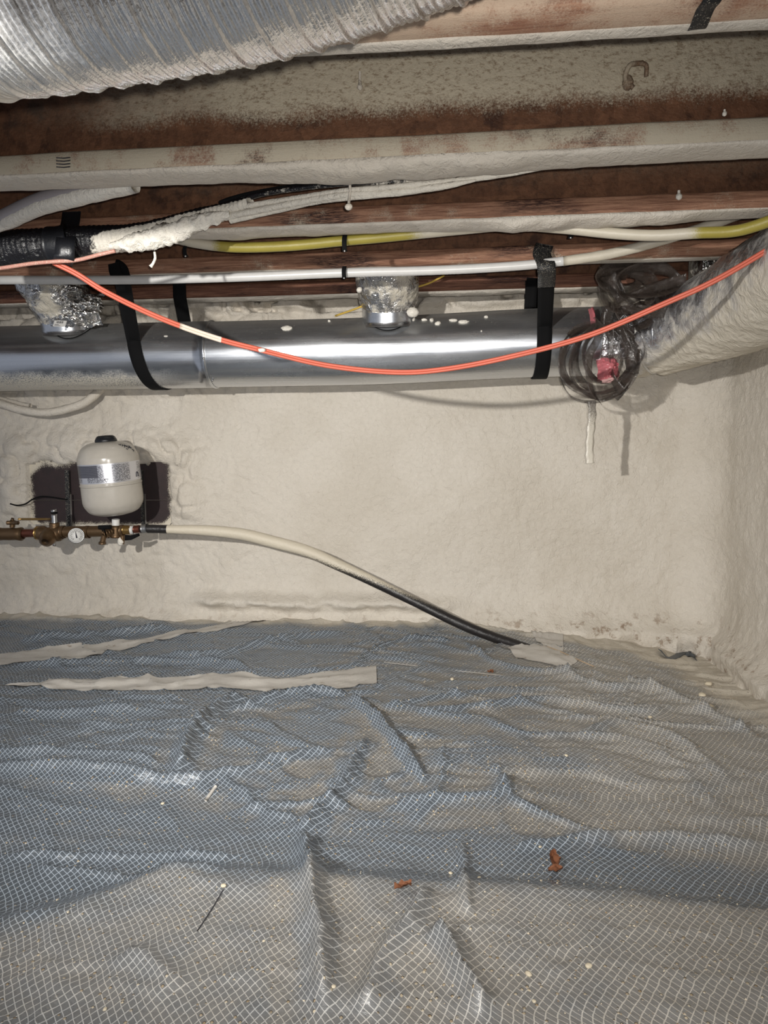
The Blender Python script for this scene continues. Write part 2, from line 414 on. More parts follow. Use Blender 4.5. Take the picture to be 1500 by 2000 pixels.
def m_label():
    s = NT('silver_label'); uv = s.coord('UV'); x = s.sep(uv)
    row = s.math('FRACT', s.math('MULTIPLY', x[1], 22)); line = s.step(row, .35, .5)
    wd = s.node('ShaderNodeTexNoise'); s.ln(s.coord('UV', (90, 22, 1)), wd.inputs[0]); wd.inputs['Scale'].default_value = 1.0; wd.inputs['Detail'].default_value = 1
    ink = s.math('MULTIPLY', line, s.step(wd.outputs[0], .42, .5))
    colm = s.step(s.noise(s.coord('UV', (7, .01, 1)), 1.3, 0), .44, .47); ink = s.math('MULTIPLY', ink, colm)
    brd = s.math('MULTIPLY', s.step(x[1], .05, .07), s.step(x[1], .93, .95, 1, 0)); ink = s.math('MULTIPLY', ink, brd)
    blk = s.math('MULTIPLY', s.step(x[0], .05, .06), s.step(x[0], .40, .41, 1, 0)); blk = s.math('MULTIPLY', blk, s.step(x[1], .30, .32)); blk = s.math('MULTIPLY', blk, brd)
    ink = s.math('MAXIMUM', ink, s.math('MULTIPLY', blk, s.step(row, .1, .25)))
    col = s.mix(ink, (.62, .62, .65), (.06, .06, .08))
    return s.done(col, .3, .65)
M['label'] = m_label()
def m_sheet():
    s = NT('scrim_poly_sheet'); uv = s.coord('UV'); x = s.sep(uv); p = s.pos(); pp = s.sep(p)
    def fam(a, spacing, wv, off):
        ca, sa = math.cos(a), math.sin(a)
        wob = s.math('MULTIPLY', s.math('SUBTRACT', s.noise(uv, 13, 2, .5), .5), .011)
        d = s.math('ADD', s.math('MULTIPLY', x[0], ca/spacing), s.math('MULTIPLY', x[1], -sa/spacing))
        d = s.math('ADD', d, s.math('MULTIPLY', wob, off/spacing*.01)); d = s.math('ADD', d, s.math('MULTIPLY', s.math('SUBTRACT', s.noise(uv, 45+off, 1), .5), .22))
        f = s.math('ABSOLUTE', s.math('SUBTRACT', s.math('FRACT', d), .5)); return s.step(f, wv*.45, wv*1.05, 1, 0)
    A = fam(R_(35), .0122, .085, 1); B = fam(R_(-39), .0100, .085, 4)
    g = s.math('MAXIMUM', A, B)
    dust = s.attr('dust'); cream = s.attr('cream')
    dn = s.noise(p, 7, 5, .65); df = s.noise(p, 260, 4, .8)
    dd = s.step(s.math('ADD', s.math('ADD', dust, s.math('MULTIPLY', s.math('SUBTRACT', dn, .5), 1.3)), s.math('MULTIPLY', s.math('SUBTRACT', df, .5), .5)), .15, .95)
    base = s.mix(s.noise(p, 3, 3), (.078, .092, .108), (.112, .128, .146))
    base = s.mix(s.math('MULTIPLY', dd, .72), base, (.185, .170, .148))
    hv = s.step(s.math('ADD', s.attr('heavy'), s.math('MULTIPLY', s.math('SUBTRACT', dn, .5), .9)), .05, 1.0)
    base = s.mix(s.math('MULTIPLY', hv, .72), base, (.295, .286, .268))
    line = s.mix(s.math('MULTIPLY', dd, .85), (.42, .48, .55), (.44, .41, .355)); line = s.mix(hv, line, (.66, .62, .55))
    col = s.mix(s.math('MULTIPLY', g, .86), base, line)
    sc_ = s.step(s.noise(s.coord('UV', (1, 3, 1)), 60, 5, .8), .63, .72); col = s.mix(s.math('MULTIPLY', sc_, .30), col, (.45, .48, .52))
    vg = s.node('ShaderNodeTexVoronoi', feature='F1'); s.ln(p, vg.inputs['Vector']); vg.inputs['Scale'].default_value = 105
    pk = s.step(vg.outputs[0], .18, .30, 1, 0); gate = s.step(s.math('ADD', s.math('ADD', s.sep(vg.outputs[1])[0], s.math('MULTIPLY', dust, .22)), s.math('MULTIPLY', s.math('SUBTRACT', dn, .5), .8)), .78, .86)
    grit = s.math('MULTIPLY', pk, gate); col = s.mix(grit, col, s.mix(s.sep(vg.outputs[1])[1], (.30, .22, .13), (.66, .58, .44)))
    ck = s.math('ADD', cream, s.math('MULTIPLY', s.math('SUBTRACT', df, .5), .9)); ck = s.math('ADD', ck, s.math('MULTIPLY', s.math('SUBTRACT', dn, .5), .6)); cc = s.step(ck, .35, .75)
    col = s.mix(cc, col, s.mix(dn, (.44, .40, .33), (.55, .50, .42)))
    rough = s.math('ADD', s.math('ADD', .27, s.math('MULTIPLY', dd, .22)), s.math('MULTIPLY', cc, .3)); rough = s.math('ADD', rough, s.math('MULTIPLY', g, .1), clamp=True)
    nn = s.bump(g, .35, .0012); nn = s.bump(s.noise(uv, 55, 4, .6, .4), .5, .006, nn); nn = s.bump(grit, .8, .003, nn)
    return s.done(col, rough, normal=nn, spec=.62)
M['sheet'] = m_sheet()
def m_tape():
    s = NT('seam_tape_dusted'); p = s.pos(); n = s.noise(p, 26, 5, .7); f = s.noise(p, 240, 3, .8)
    c = s.mix(n, (.46, .435, .395), (.56, .53, .485)); c = s.mix(s.step(f, .68, .74), c, (.62, .54, .42))
    c = s.mix(s.step(n, .60, .70), c, (.30, .25, .20)); return s.done(c, .5, normal=s.bump(n, .5, .004))
M['tape'] = m_tape()
M['soil'] = m_plain('crawl_soil', (.16, .12, .085), .9, bump=.8)
def m_grit():
    s = NT('foam_grit'); p = s.pos(); n = s.noise(p, 130, 1)
    return s.done(s.mix(s.step(n, .42, .58), (.26, .18, .10), (.66, .58, .44)), .85)
M['grit'] = m_grit()

# ================================================================= SETTING
WY, SX, RF = 2.90, 1.02, .17          # back wall depth, side wall x, corner radius
bx0, bx1 = pY(58, 960, 2.88)[0], pY(331, 960, 2.88)[0]
bz0, bz1 = pY(200, 1024, 2.88)[2], pY(200, 906, 2.88)[2]
def wall_disp(s, z):
    """foam thickness added towards the room at arc position s (=x on the back wall) and height z"""
    lump_l = ss(-.55, -1.0, s)
    low = .012*fbm(s*2.2, z*2.2, 0, 3, 3)
    wx = 1.1*fbm(s*6, z*6, 0, 2, 31); wz = 1.1*fbm(s*6, z*6, 0, 2, 33); cell = np.clip(np.abs(fbm(s*10+wx, z*12+wz, 0, 2, 11))*3.0, 0, 1)**.55; cell2 = np.clip(np.abs(vn(s*27+1.8*wz, z*27+1.8*wx, 0, 17))*2.2, 0, 1)**.6
    top = ss(.92, 1.02, z)*ss(-.35, -.7, s)
    lumps = (.002+.022*(top+.22*lump_l))*cell+(.0010+.0085*lump_l*(.35+top))*cell2
    # swollen rim round the dark opening
    dx = np.maximum(np.maximum(bx0-s, s-bx1), 0); dz = np.maximum(np.maximum(bz0-z, z-bz1), 0); dd = np.hypot(dx, dz)
    wob = .012*fbm(s*22, z*22, 0, 3, 5)
    rim = np.exp(-((dd-.07)/.07)**2)*ss(bz0-.05, bz0+.10, z)*(.020+.026*np.clip(np.abs(vn(s*17+wz, z*21+wx, 0, 23))*2.2, 0, 1)**.6)
    inside = (np.minimum(np.minimum(s-bx0, bx1-s), np.minimum(z-bz0, bz1-z)) > -.002+wob*1.3)
    d = low+lumps+rim+.0030*fbm(s*48, z*48, 0, 2, 9)+.004*fbm(s*14, z*14, 0, 2, 19)
    # drooping skirt at the liner, thick folds near x=-0.3
    toe = .085*np.exp(-np.maximum(z-.015, 0)/(.05+.02*fbm(s*3, 0*s, 0, 2, 6)))*(1+.6*fbm(s*6, z*6, 0, 3, 8))
    lip = .050*np.exp(-((z-.10-.03*fbm(s*2.5, 0*s, 0, 2, 61))/.028)**2)*ss(-1.3, -.9, s)*ss(.1, -.15, s)*(1+.9*fbm(s*9, z*16, 0, 4, 62))
    d = d+toe+lip
    # rim-joist band above, ragged hollows
    band = ss(1.285, 1.30, z+.012*fbm(s*11, 0*s, 0, 3, 71)); hol = ss(-.25, .22, fbm(s*5.0+2.2, z*9+.6*fbm(s*14, z*14, 0, 2, 73), 0, 4, 72))
    d = d-.10*band*hol+.03*band*(1-hol)+.006*band*fbm(s*40, z*40, 0, 3, 74)
    d = np.where(inside, -.045, d)
    return d
def build_wall(name, s0, s1):
    s = np.linspace(s0, s1, int((s1-s0)/.0072)+1); z = np.arange(-.12, 1.62, .0078); S, Z = np.meshgrid(s, z, indexing='ij')
    D = wall_disp(S, Z); a = SX-RF; L = RF*math.pi/2
    th = np.clip((S-a)/RF, 0, math.pi/2)
    bxp = np.where(S < a, S, a+RF*np.sin(th)); byp = np.where(S < a, WY, WY-RF*(1-np.cos(th))); byp = np.where(S > a+L, WY-RF-(S-a-L), byp)
    nx, ny = -np.sin(th), -np.cos(th)
    V = np.stack([bxp+nx*D, byp+ny*D, Z], -1).reshape(-1, 3)
    F = [q[::-1] for q in grid(len(s), len(z))]
    return tag(mk(name, V, F, M['foam'], None), kind='structure')
SC = SX-RF+RF*math.pi/4
build_wall('wall_back', -2.7, SC); build_wall('wall_right', SC-.0005, SC+2.9)

J = [.57, .98, 1.432, 1.828, 2.237, 2.622]
v, f = box((-2.7, -.3, 1.60), (1.15, 3.05, 1.625)); tag(mk('ceiling', v, f, M['osb'], None, False), kind='structure')
v, f = box((-2.7, -.3, -.30), (1.15, 3.05, -.26)); tag(mk('floor', v, f, M['soil'], None, False), kind='structure')

# ================================================================= LINER
def fl(px, py): return pZ(px, py, 0)
RIDGES = [  # pixel polyline, width (m), height (m)
 ([(-60,1490),(120,1494),(250,1500),(345,1506),(470,1492),(560,1472),(700,1452)], .020, .018),
 ([(-60,1466),(200,1472),(330,1490)], .012, .012),
 ([(20,1398),(150,1396),(350,1393)], .020, .018), ([(140,1418),(260,1420),(380,1420)], .016, .012),
 ([(-40,1370),(160,1372),(400,1365)], .022, .010),
 ([(345,1506),(360,1470),(390,1425),(440,1385),(480,1372)], .018, .034),
 ([(440,1395),(500,1382),(560,1368),(640,1363),(690,1368)], .011, .020),
 ([(680,1372),(720,1400),(760,1440),(800,1480),(830,1512)], .015, .028),
 ([(590,1592),(620,1560),(665,1520),(700,1470),(712,1440)], .017, .022),
 ([(590,1585),(600,1640),(605,1700),(612,1780),(622,1850),(632,1930),(640,2010)], .018, .036),
 ([(845,1828),(872,1870),(905,1930),(945,2010)], .018, .032),
 ([(830,1740),(812,1800),(770,1860),(735,1920),(700,2010)], .022, .024),
 ([(905,1600),(908,1680),(905,1750),(918,1800)], .012, .020),
 ([(0,1626),(200,1626),(350,1629),(480,1629)], .010, .012),
 ([(60,1645),(200,1660),(330,1684),(450,1690)], .012, .010),
 ([(985,1622),(1100,1604),(1200,1592),(1330,1594),(1520,1604)], .020, .014),
 ([(960,1480),(1000,1530),(1060,1556),(1200,1600)], .015, .014),
 ([(760,1540),(850,1535),(960,1530),(1000,1500)], .02, .014),
 ([(820,1400),(950,1388),(1080,1372),(1250,1388),(1310,1378)], .022, .018),
 ([(740,1395),(850,1372),(1000,1350),(1130,1350)], .018, .014),
 ([(1080,1300),(1140,1330),(1240,1345),(1345,1320)], .018, .018),
 ([(1200,1320),(1300,1350),(1400,1395),(1480,1440)], .016, .020),
 ([(900,1260),(980,1300),(1100,1315),(1200,1310)], .020, .016),
 ([(680,1310),(740,1278),(800,1262),(900,1262)], .012, .016),
 ([(300,1290),(430,1286),(560,1262),(700,1248)], .02, .018), ([(0,1305),(200,1296),(420,1300),(500,1318)], .016, .018),
 ([(30,1262),(180,1252),(340,1238)], .016, .020), ([(450,1545),(600,1540),(690,1550)], .016, .012),
 ([(430,1500),(480,1520),(520,1555),(600,1565)], .012, .010), ([(250,1850),(300,1880),(360,1930)], .03, .012),
 ([(1130,1440),(1200,1410),(1300,1430),(1420,1500)], .025, .014), ([(870,1450),(850,1530),(800,1570)], .018, .010),
]
RP = []
for pl, wd, ht in RIDGES:
    g = smoothpath([fl(*q) for q in pl], 8)[:, :2]; RP.append((g, wd, ht))
def sheet_h(X, Y):
    X = np.asarray(X, float); Y = np.asarray(Y, float); H = np.zeros(np.broadcast(X, Y).shape)
    # ground: mound towards the back wall, dip at the right corner, roll in front
    H = H+.035*ss(2.2, 3.0, Y)*ss(.35, -.1, X)-.06*ss(.35, .9, X)*ss(1.9, 2.7, Y)
    yb = np.interp(X+.03*fbm(X*5, Y*0, 0, 2, 180), [-.75, -.62, -.53, -.36, -.12, .12, .35, .60], [1.03, 1.11, 1.19, 1.19, 1.19, 1.18, 1.17, 1.14]); H = H-.052*ss(yb-.03, yb+.11, Y)+.052*ss(yb+.20, yb+.75, Y)
    H = H+.018*fbm(X*1.7, Y*2.0, 0, 3, 81)
    rn = 1-np.abs(fbm(X*3.2+1.0*fbm(X*2, Y*2, 0, 2, 85), Y*9+.9*fbm(X*4, Y*3, 0, 2, 82), 0, 3, 83))*3.2
    H = H+.012*np.clip(rn, 0, 1)**1.5*(.25+.75*ss(1.2, 1.8, Y))
    rn3 = 1-np.abs(fbm(X*5+.9*fbm(X*6, Y*4, 0, 2, 185), Y*20+1.2*fbm(X*5, Y*5, 0, 2, 182), 0, 3, 183))*3.0; H = H+.0050*np.clip(rn3, 0, 1)**1.6*(.15+.85*ss(1.3, 1.9, Y))*ss(-.5, .2, fbm(X*3, Y*3, 0, 2, 186))*(1-.6*ss(0, .4, X))
    rn2 = 1-np.abs(fbm(X*7+Y*4, Y*7-X*3, 0, 3, 87))*3.5; H = H+.004*np.clip(rn2, 0, 1)**2
    H = H+.0012*fbm(X*26, Y*34, 0, 3, 84)
    for g, wd, ht in RP:
        lo = g.min(0)-4*wd; hi = g.max(0)+4*wd
        m = (X > lo[0]) & (X < hi[0]) & (Y > lo[1]) & (Y < hi[1])
        if not m.any(): continue
        x = X[m]+.006*vn(X[m]*20, Y[m]*20, 0, 90); y = Y[m]+.006*vn(X[m]*20, Y[m]*20, 0, 91); best = np.full(x.shape, 9.); bt = np.zeros(x.shape)
        n = len(g)-1
        for i in range(n):
            a = g[i]; b = g[i+1]-a; L2 = b@b+1e-12; t = np.clip(((x-a[0])*b[0]+(y-a[1])*b[1])/L2, 0, 1)
            d = np.hypot(x-a[0]-t*b[0], y-a[1]-t*b[1]); k = d < best; best = np.where(k, d, best); bt = np.where(k, (i+t)/n, bt)
        env = ss(0, .12, bt)*ss(1, .85, bt)*.85+.15
        H[m] += ht*1.0*env*(np.exp(-(best/(wd*.62))**1.25)+.25*np.exp(-(best/(wd*1.8))**2))
    return H
def yb_f(X, Y): return np.interp(X+.03*fbm(X*5, Y*0, 0, 2, 180), [-.75, -.62, -.53, -.36, -.12, .12, .35, .60], [1.03, 1.11, 1.19, 1.19, 1.19, 1.18, 1.17, 1.14])
xs = np.arange(-2.35, 1.0, .0068); ys = np.arange(.62, 2.885, .0060); X, Y = np.meshgrid(xs, ys, indexing='ij'); H = sheet_h(X, Y)
yb = yb_f(X, Y)
gx, gy = np.gradient(H, .0068, .0060)
U = X+.55*(H-.0)+.010*fbm(X*5, Y*5, 0, 3, 96)+.22*np.cumsum(np.sqrt(1+gx**2)-1, 0)*.0068; Vv = Y+.9*H+.010*fbm(X*5, Y*5, 0, 3, 97)
Hs = sum(np.roll(np.roll(H, a, 0), b, 1) for a in (-8, 0, 8) for b in (-8, 0, 8))/9
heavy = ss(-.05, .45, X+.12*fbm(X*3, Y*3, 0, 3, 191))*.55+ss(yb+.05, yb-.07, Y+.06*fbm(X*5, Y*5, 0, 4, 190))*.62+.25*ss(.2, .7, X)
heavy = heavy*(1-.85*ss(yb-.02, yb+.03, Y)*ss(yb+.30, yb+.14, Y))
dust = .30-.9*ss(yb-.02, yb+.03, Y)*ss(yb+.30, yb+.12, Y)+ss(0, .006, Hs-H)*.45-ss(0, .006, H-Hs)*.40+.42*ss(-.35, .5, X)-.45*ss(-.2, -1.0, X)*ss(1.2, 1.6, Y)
cream = ss(2.66, 2.90, Y+.05*fbm(X*4, 0*X, 0, 2, 99)+.10*ss(.1, .8, X))*1.0+ss(.62, .98, X+.06*fbm(Y*5, 0*Y, 0, 2, 98))*ss(1.55, 2.5, Y)*.95+.30*ss(.55, .95, X)
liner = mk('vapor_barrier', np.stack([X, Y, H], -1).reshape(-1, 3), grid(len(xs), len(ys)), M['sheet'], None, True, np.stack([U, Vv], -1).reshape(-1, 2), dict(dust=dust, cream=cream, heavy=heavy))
tag(liner, 'blue grey reinforced plastic sheet with white diamond scrim, wrinkled over the crawl space ground', 'vapor barrier')
def tape(name, top, bot, label, n=90):
    a, _ = resample(smoothpath([fl(*q) for q in top], 10), .01); b, _ = resample(smoothpath([fl(*q) for q in bot], 10), .01)
    ta = np.linspace(0, 1, n); A = np.stack([np.interp(ta, np.linspace(0, 1, len(a)), a[:, k]) for k in (0, 1)], -1); B = np.stack([np.interp(ta, np.linspace(0, 1, len(b)), b[:, k]) for k in (0, 1)], -1)
    rows = 12; V = []
    for i in range(n):
        for j in range(rows):
            q = A[i]+(B[i]-A[i])*j/(rows-1)+np.array([0, .0025*math.sin(i*.9)*(j in (0, rows-1))]); V.append([q[0], q[1], 0])
    V = np.array(V); V[:, 2] = sheet_h(V[:, 0], V[:, 1])+.0035+.0015*fbm(V[:, 0]*16, V[:, 1]*50, 0, 3, 55)
    F = [q[::-1] for q in grid(n, rows)]; V2 = V-np.array([0, 0, .0015]); m = len(V)
    F2 = [tuple(i+m for i in q[::-1]) for q in F]
    o = mk(name, np.vstack([V, V2]), F+F2, M['tape'], liner); o['label'] = label; return o
tape('seam_tape', [(-60,1342),(75,1334),(170,1328),(350,1326),(465,1318),(540,1326),(640,1318),(735,1305)], [(-60,1342),(75,1344),(220,1349),(350,1348),(480,1347),(540,1354),(640,1352),(736,1340)], 'front strip of beige tape ending in a square cut')
tape('seam_tape', [(-60,1288),(120,1270),(250,1258),(420,1236),(560,1212),(660,1200),(760,1196),(860,1203)], [(-60,1303),(120,1293),(250,1270),(420,1245),(540,1228),(640,1213),(760,1206),(860,1208)], 'rear strip of beige tape near the foam wall')
tape('tape_patch', [(1030,1232),(1060,1238),(1100,1242)], [(1050,1258),(1075,1266),(1100,1272)], 'pale tape patch behind the hose end', 24)
tape('tape_patch', [(992,1266),(1040,1262),(1090,1272),(1128,1292)], [(1008,1283),(1050,1290),(1090,1300),(1112,1300)], 'pale tape patch in front of the hose end', 24)

# ================================================================= JOISTS
FLH, FLW = .046, .074
jl = {0: 'I-shaped wooden floor joist nearest the camera, above the silver flexible duct',
      1: 'I-shaped floor joist along the top edge, pinkish foamed flange with black strap',
      2: 'I-shaped floor joist with thick grey foam crust, second from the top',
      3: 'I-shaped floor joist with reddish bare wood flange above the yellow gas pipe',
      4: 'I-shaped floor joist with wood flange directly above the white water pipe',
      5: 'dark stained I-shaped floor joist right above the round metal duct'}
fm = {0: 'fl_half', 1: 'fl_pink', 2: 'fl_foamed', 3: 'fl_wood', 4: 'fl_half', 5: 'fl_dark'}
wm = {0: 'osb', 1: 'osb', 2: 'osb_foam', 3: 'osb_mist', 4: 'osb', 5: 'osb'}
joist = {}
def wavybox(x0, x1, y0, y1, z0, z1, amp=.002, seed=0):
    n = 120; x = np.linspace(x0, x1, n); ring = []
    prof = [(0, 0), (.12, -.0), (.5, 0), (.88, 0), (1, 0), (1, .15), (1, .5), (1, .85), (1, 1), (.5, 1), (0, 1), (0, .85), (0, .5), (0, .15)]
    for a, b in prof:
        rx = .06 if a in (0, 1) and b in (0, 1) else 0
        yy = y0+(y1-y0)*(a+(rx if a == 0 else -rx)); zz = z0+(z1-z0)*(b+(rx if b == 0 else -rx))
        ring.append(np.stack([x, yy+amp*fbm(x*3, a*5+0*x, seed, 3, seed), zz+amp*fbm(x*3+9, b*5+0*x, seed, 3, seed)], -1))
    V = np.stack(ring, 1).reshape(-1, 3); F = grid(n, len(prof), True); F = [q[::-1] for q in F]
    k = len(prof); F += [tuple(range(k)), tuple((n-1)*k+i for i in range(k))[::-1]]
    return V, F
for i, y in enumerate(J):
    t = thing('floor_joist', (-.8, y+FLW/2, 1.30), jl[i], 'floor joist', 'floor joists overhead'); joist[i] = t
    v, f = wavybox(-2.66, 1.05, y, y+FLW, 1.30, 1.30+FLH, .0022, i+1); mk('bottom_flange', v, f, M[fm[i]], t)
    v, f = box((-2.66, y+FLW/2-.005, 1.30+FLH-.006), (1.05, y+FLW/2+.005, 1.565)); mk('web', v, f, M[wm[i]], t, False)
    v, f = box((-2.66, y, 1.557), (1.05, y+FLW, 1.598)); mk('top_flange', v, f, M[fm[i]], t, False)
def foam_bead(par, y0, y1, pts, zt=1.302, seed=0, mat='foam', label=None, side=.012):
    """pts: (x, thickness) ; hangs under the flange"""
    x = np.arange(pts[0][0], pts[-1][0], .006); th = np.interp(x, [p[0] for p in pts], [p[1] for p in pts])
    th = th*(1+.35*fbm(x*9, 0*x, 0, 4, seed))+.0004
    a = np.linspace(0, math.pi, 11); V = []
    for k in range(11):
        yy = (y0+y1)/2+(-math.cos(a[k]))*((y1-y0)/2+side*np.clip(th/.02, 0, 1)*(.7+.6*fbm(x*14, k+0*x, 0, 3, seed+3)))
        zz = zt-np.sin(a[k])**.7*th*(1+.25*fbm(x*20, k*.8+0*x, 0, 3, seed+5))
        V.append(np.stack([x, yy, zz], -1))
    V.append(np.stack([x, y1+0*x, zt+.004+0*x], -1)); V.append(np.stack([x, y0+0*x, zt+.004+0*x], -1))
    V = np.stack(V, 1).reshape(-1, 3); F = grid(len(x), 13, True); F += [tuple(range(13))[::-1], tuple((len(x)-1)*13+i for i in range(13))]
    o = mk('foam_bead', V, F, M[mat], par)
    if label: o['label'] = label
    return o
def X_at(px, py, z=1.30): return pZ(px, py, z)[0]
foam_bead(joist[2], J[2]+.004, J[2]+FLW+.004, [(-2.2, .003), (-.95, .006), (-.55, .010), (-.3, .018), (-.12, .024), (.0, .022), (.2, .012), (.45, .007), (1.0, .004)], seed=3, mat='foam', label='cream foam crust under the flange')
foam_bead(joist[3], J[3]+.006, J[3]+FLW+.004, [(-.75, .001), (-.6, .012), (-.35, .010), (-.15, .008), (.05, .010), (.16, .022), (.3, .014), (.42, .020), (.5, .018), (.6, .006), (.95, .002)], seed=5, mat='foam')
foam_bead(joist[1], J[1]+.055, J[1]+FLW+.002, [(-.3, .002), (0, .005), (.5, .006), (.9, .004)], seed=6, mat='foam')
foam_bead(joist[5], J[5]+.02, J[5]+FLW+.01, [(-2.3, .008), (-.5, .010), (.3, .012), (.95, .008)], seed=7, mat='foam')
foam_bead(joist[4], J[4]+.03, J[4]+FLW, [(-2.3, .002), (.0, .003), (.9, .006)], seed=8, mat='foam')
# foam drips
def drip(par, px, py0, py1, Y, wpx, seed=0, mat='foam_pale'):
    a = pY(px, py0, Y); b = pY(px, py1, Y); r = wpx*Y/1400/2
    v1 = tube(np.array([a, (a+b)/2, b]), [r*.45, r*.5, r*.8], 8); v2 = blob(b, (r*1.05, r, r*1.1), seed, 12, .15)
    mk('foam_drip', *join(v1, v2), M[mat], par)
drip(joist[3], 1326, 372, 384, J[3]-.004, 11, 1); drip(joist[2], 703, 140, 170, J[2]+.02, 10, 2, 'foam')
drip(joist[2], 1415, 214, 222, J[2]-.003, 8, 3); drip(joist[3], 1383, 340, 341, J[4]+.0, 5, 4)
# torn foam curl on the joist web
c = pY(1232, 150, J[2]+.030)
cv = [tube(smoothpath([c+np.array([.02, -.004, .022]), c+np.array([-.006, -.018, .012]), c+np.array([-.012, -.010, -.008]), c+np.array([.004, -.004, -.022])], 6), .0045, 8),
      tube(smoothpath([c+np.array([.0, -.004, .02]), c+np.array([.022, -.018, .012]), c+np.array([.026, -.010, -.006])], 6), .004, 8), blob(c+np.array([-.006, -.004, -.012]), (.010, .008, .014), 4)]
o = mk('foam_curl', *join(*cv), m_flange('torn_foam', .1, .5, (.10, .06, .04), (.2, .12, .07), (.42, .36, .27)), joist[2]); o['label'] = 'torn curl of foam on the web'
# black strap over the first joist
a, b = pY(1395, -10, J[1]-.004), pZ(1362, 55, 1.297)
P = smoothpath([a+np.array([.01, 0, .05]), a, pZ(1377, 20, 1.298), b, b+np.array([-.004, .012, .01])], 8)
tag(mk('hanger_strap', *ribbon(P, (1, -.1, 0), .022, .002), M['black_speck']), 'short black strap wrapped over the pinkish joist at the top right', 'strap')
# small pencil marks / stamped ticks on wood
def scrib(par, Y, pts, r=.0012):
    P = np.array([pY(px, py, Y) for px, py in pts]); mk('pencil_mark', *tube(P, r, 5), M['ink'], par)
for yy in (308, 314, 320, 326): scrib(joist[2], J[2]-.003, [(110, yy), (124, yy+1), (137, yy-.5)], .0011)

# ================================================================= PIPES AND CABLES
def path_px(pts, n=10): return smoothpath([pY(*p) for p in pts], n)
# white water pipe under joist 4
pexP = path_px([(-90,549,2.20),(0,547,2.20),(150,547,2.20),(300,546,2.20),(480,541,2.20),(672,533,2.205),(850,528,2.205),(1000,520,2.20),(1100,510,2.19),(1200,494,2.17),(1290,470,2.14),(1380,442,2.11),(1440,420,2.10),(1530,385,2.08)])
n = len(pexP); t = thing('water_pipe', pexP[n//2], 'long white plastic water pipe running under the joist, behind black clips', 'pipe')
k = int(n*.62); mk('pipe_run', *tube(pexP[:k], .0135, 14), M['pex'], t)
o = mk('foamed_run', *tube(pexP[k-1:], .0142, 14, fn=lambda tt, aa, rr, P: rr+.0012*fbm(tt*60, aa*2, 0, 3, 2)), M['pex_foam'], t); o['label'] = 'right half dulled with cream overspray'
# yellow gas pipe
gasP = path_px([(330,462,1.93),(380,474,1.93),(440,482,1.93),(500,483,1.93),(580,479,1.93),(672,470,1.93),(740,464,1.93),(820,456,1.93),(900,448,1.93),(1000,440,1.93),(1100,446,1.92),(1200,456,1.90),(1280,460,1.88),(1360,455,1.85),(1430,452,1.83),(1480,440,1.80),(1560,410,1.75)])
V, F, tt, aa = tube(gasP, .0135, 14, step=.008, ret=True)
pxs = (V-CAM); pxx = 750+FPX*(pxs@rt)/(pxs@fw)
cov = np.interp(pxx, [330, 400, 440, 560, 700, 780, 840, 1000, 1290, 1360, 1400, 1560], [1, .75, .25, .0, .05, .25, .7, 1, 1, .5, 0, 0])
tag(mk('gas_pipe', V, F, M['gas'], None, True, None, dict(cov=cov)), 'yellow gas pipe half buried in cream foam between two joists', 'pipe')
# clips
def clip(px, py0, py1, Y, wpx, label, c='clip', tilt=0):
    a = pY(px, py0, Y); b = pY(px+tilt, py1, Y); w_ = wpx*Y/1400
    P = smoothpath([a+np.array([0, .012, .008]), a, (a+b)/2+np.array([0, -.006, 0]), b, b+np.array([0, .010, -.001])], 6)
    t = thing('pipe_clip', b, label, 'clip', 'black pipe clips')
    mk('band', *ribbon(P, (1, 0, 0), w_, .0025), M['black'], t)
    mk('nail_head', *blob(pY(px, py1+2, Y-.004), (.003, .002, .003), 3, 8, 0), M['steel'], t)
clip(673, 463, 488, 1.913, 9, 'black clip around the yellow gas pipe at mid-span'); clip(672, 524, 541, 2.186, 8, 'black clip holding the white water pipe left of the foil sleeve')
clip(1115, 450, 462, 1.99, 9, 'black clip beside the foam under the reddish joist, right of centre'); clip(362, 482, 498, 1.93, 7, 'black clip on the foamed start of the yellow gas pipe')
# grey drain pipe at top left
dp = path_px([(-70,468,1.70),(0,432,1.66),(80,395,1.60),(160,374,1.56),(260,352,1.52)])
t = thing('drain_pipe', dp[0], 'grey plastic pipe with foam along its lower side, upper left corner', 'pipe')
mk('pipe', *tube(dp, .021, 18), m_plain('lilac_grey_pvc', (.36, .33, .34), .4), t)
dq = dp+np.array([.006, -.004, -.010])
mk('foam_coat', *tube(dq[6:], [.010, .017, .018, .019, .019, .017], 16, fn=lambda tt, aa, rr, P: rr*(1+.13*fbm(tt*50, aa*1.5, 0, 3, 5))), M['foam_pale'], t)

# black wrapped line bundle with foam
bp = path_px([(-80,497,1.74),(0,488,1.75),(60,482,1.75),(120,477,1.755),(180,470,1.76),(240,466,1.755),(300,455,1.75),(360,436,1.74),(420,418,1.72),(490,396,1.68)], 14)
t = thing('line_bundle', bp[0], 'thick black wrapped bundle of lines crusted with white foam, left under the joists', 'cable bundle')
def ribf(tt, aa, rr, P): return rr+.0022*np.abs(np.sin(tt*math.pi/.012))+.003*fbm(tt*25, np.cos(aa), np.sin(aa), 3, 12)
V, F, tt, aa = tube(bp, [.043, .042, .040, .036, .033, .030, .027, .023, .018, .012], 24, fn=ribf, step=.003, ret=True)
pp = (V-CAM); qx = 750+FPX*(pp@rt)/(pp@fw); qy = 1000-FPX*(pp@up)/(pp@fw)
cc_ = np.interp(qx, [0, 130, 180, 240, 300, 400, 480], [497, 488, 478, 462, 440, 415, 388]); ax = np.interp(tt, [0, 1], [0, 1])
cov = ss(130, 250, qx)*1.2-.95*ss(.05, .75, np.cos(aa))
mk('wrapped_conduit', V, F, M['bundle'], t, True, None, dict(cov=cov))
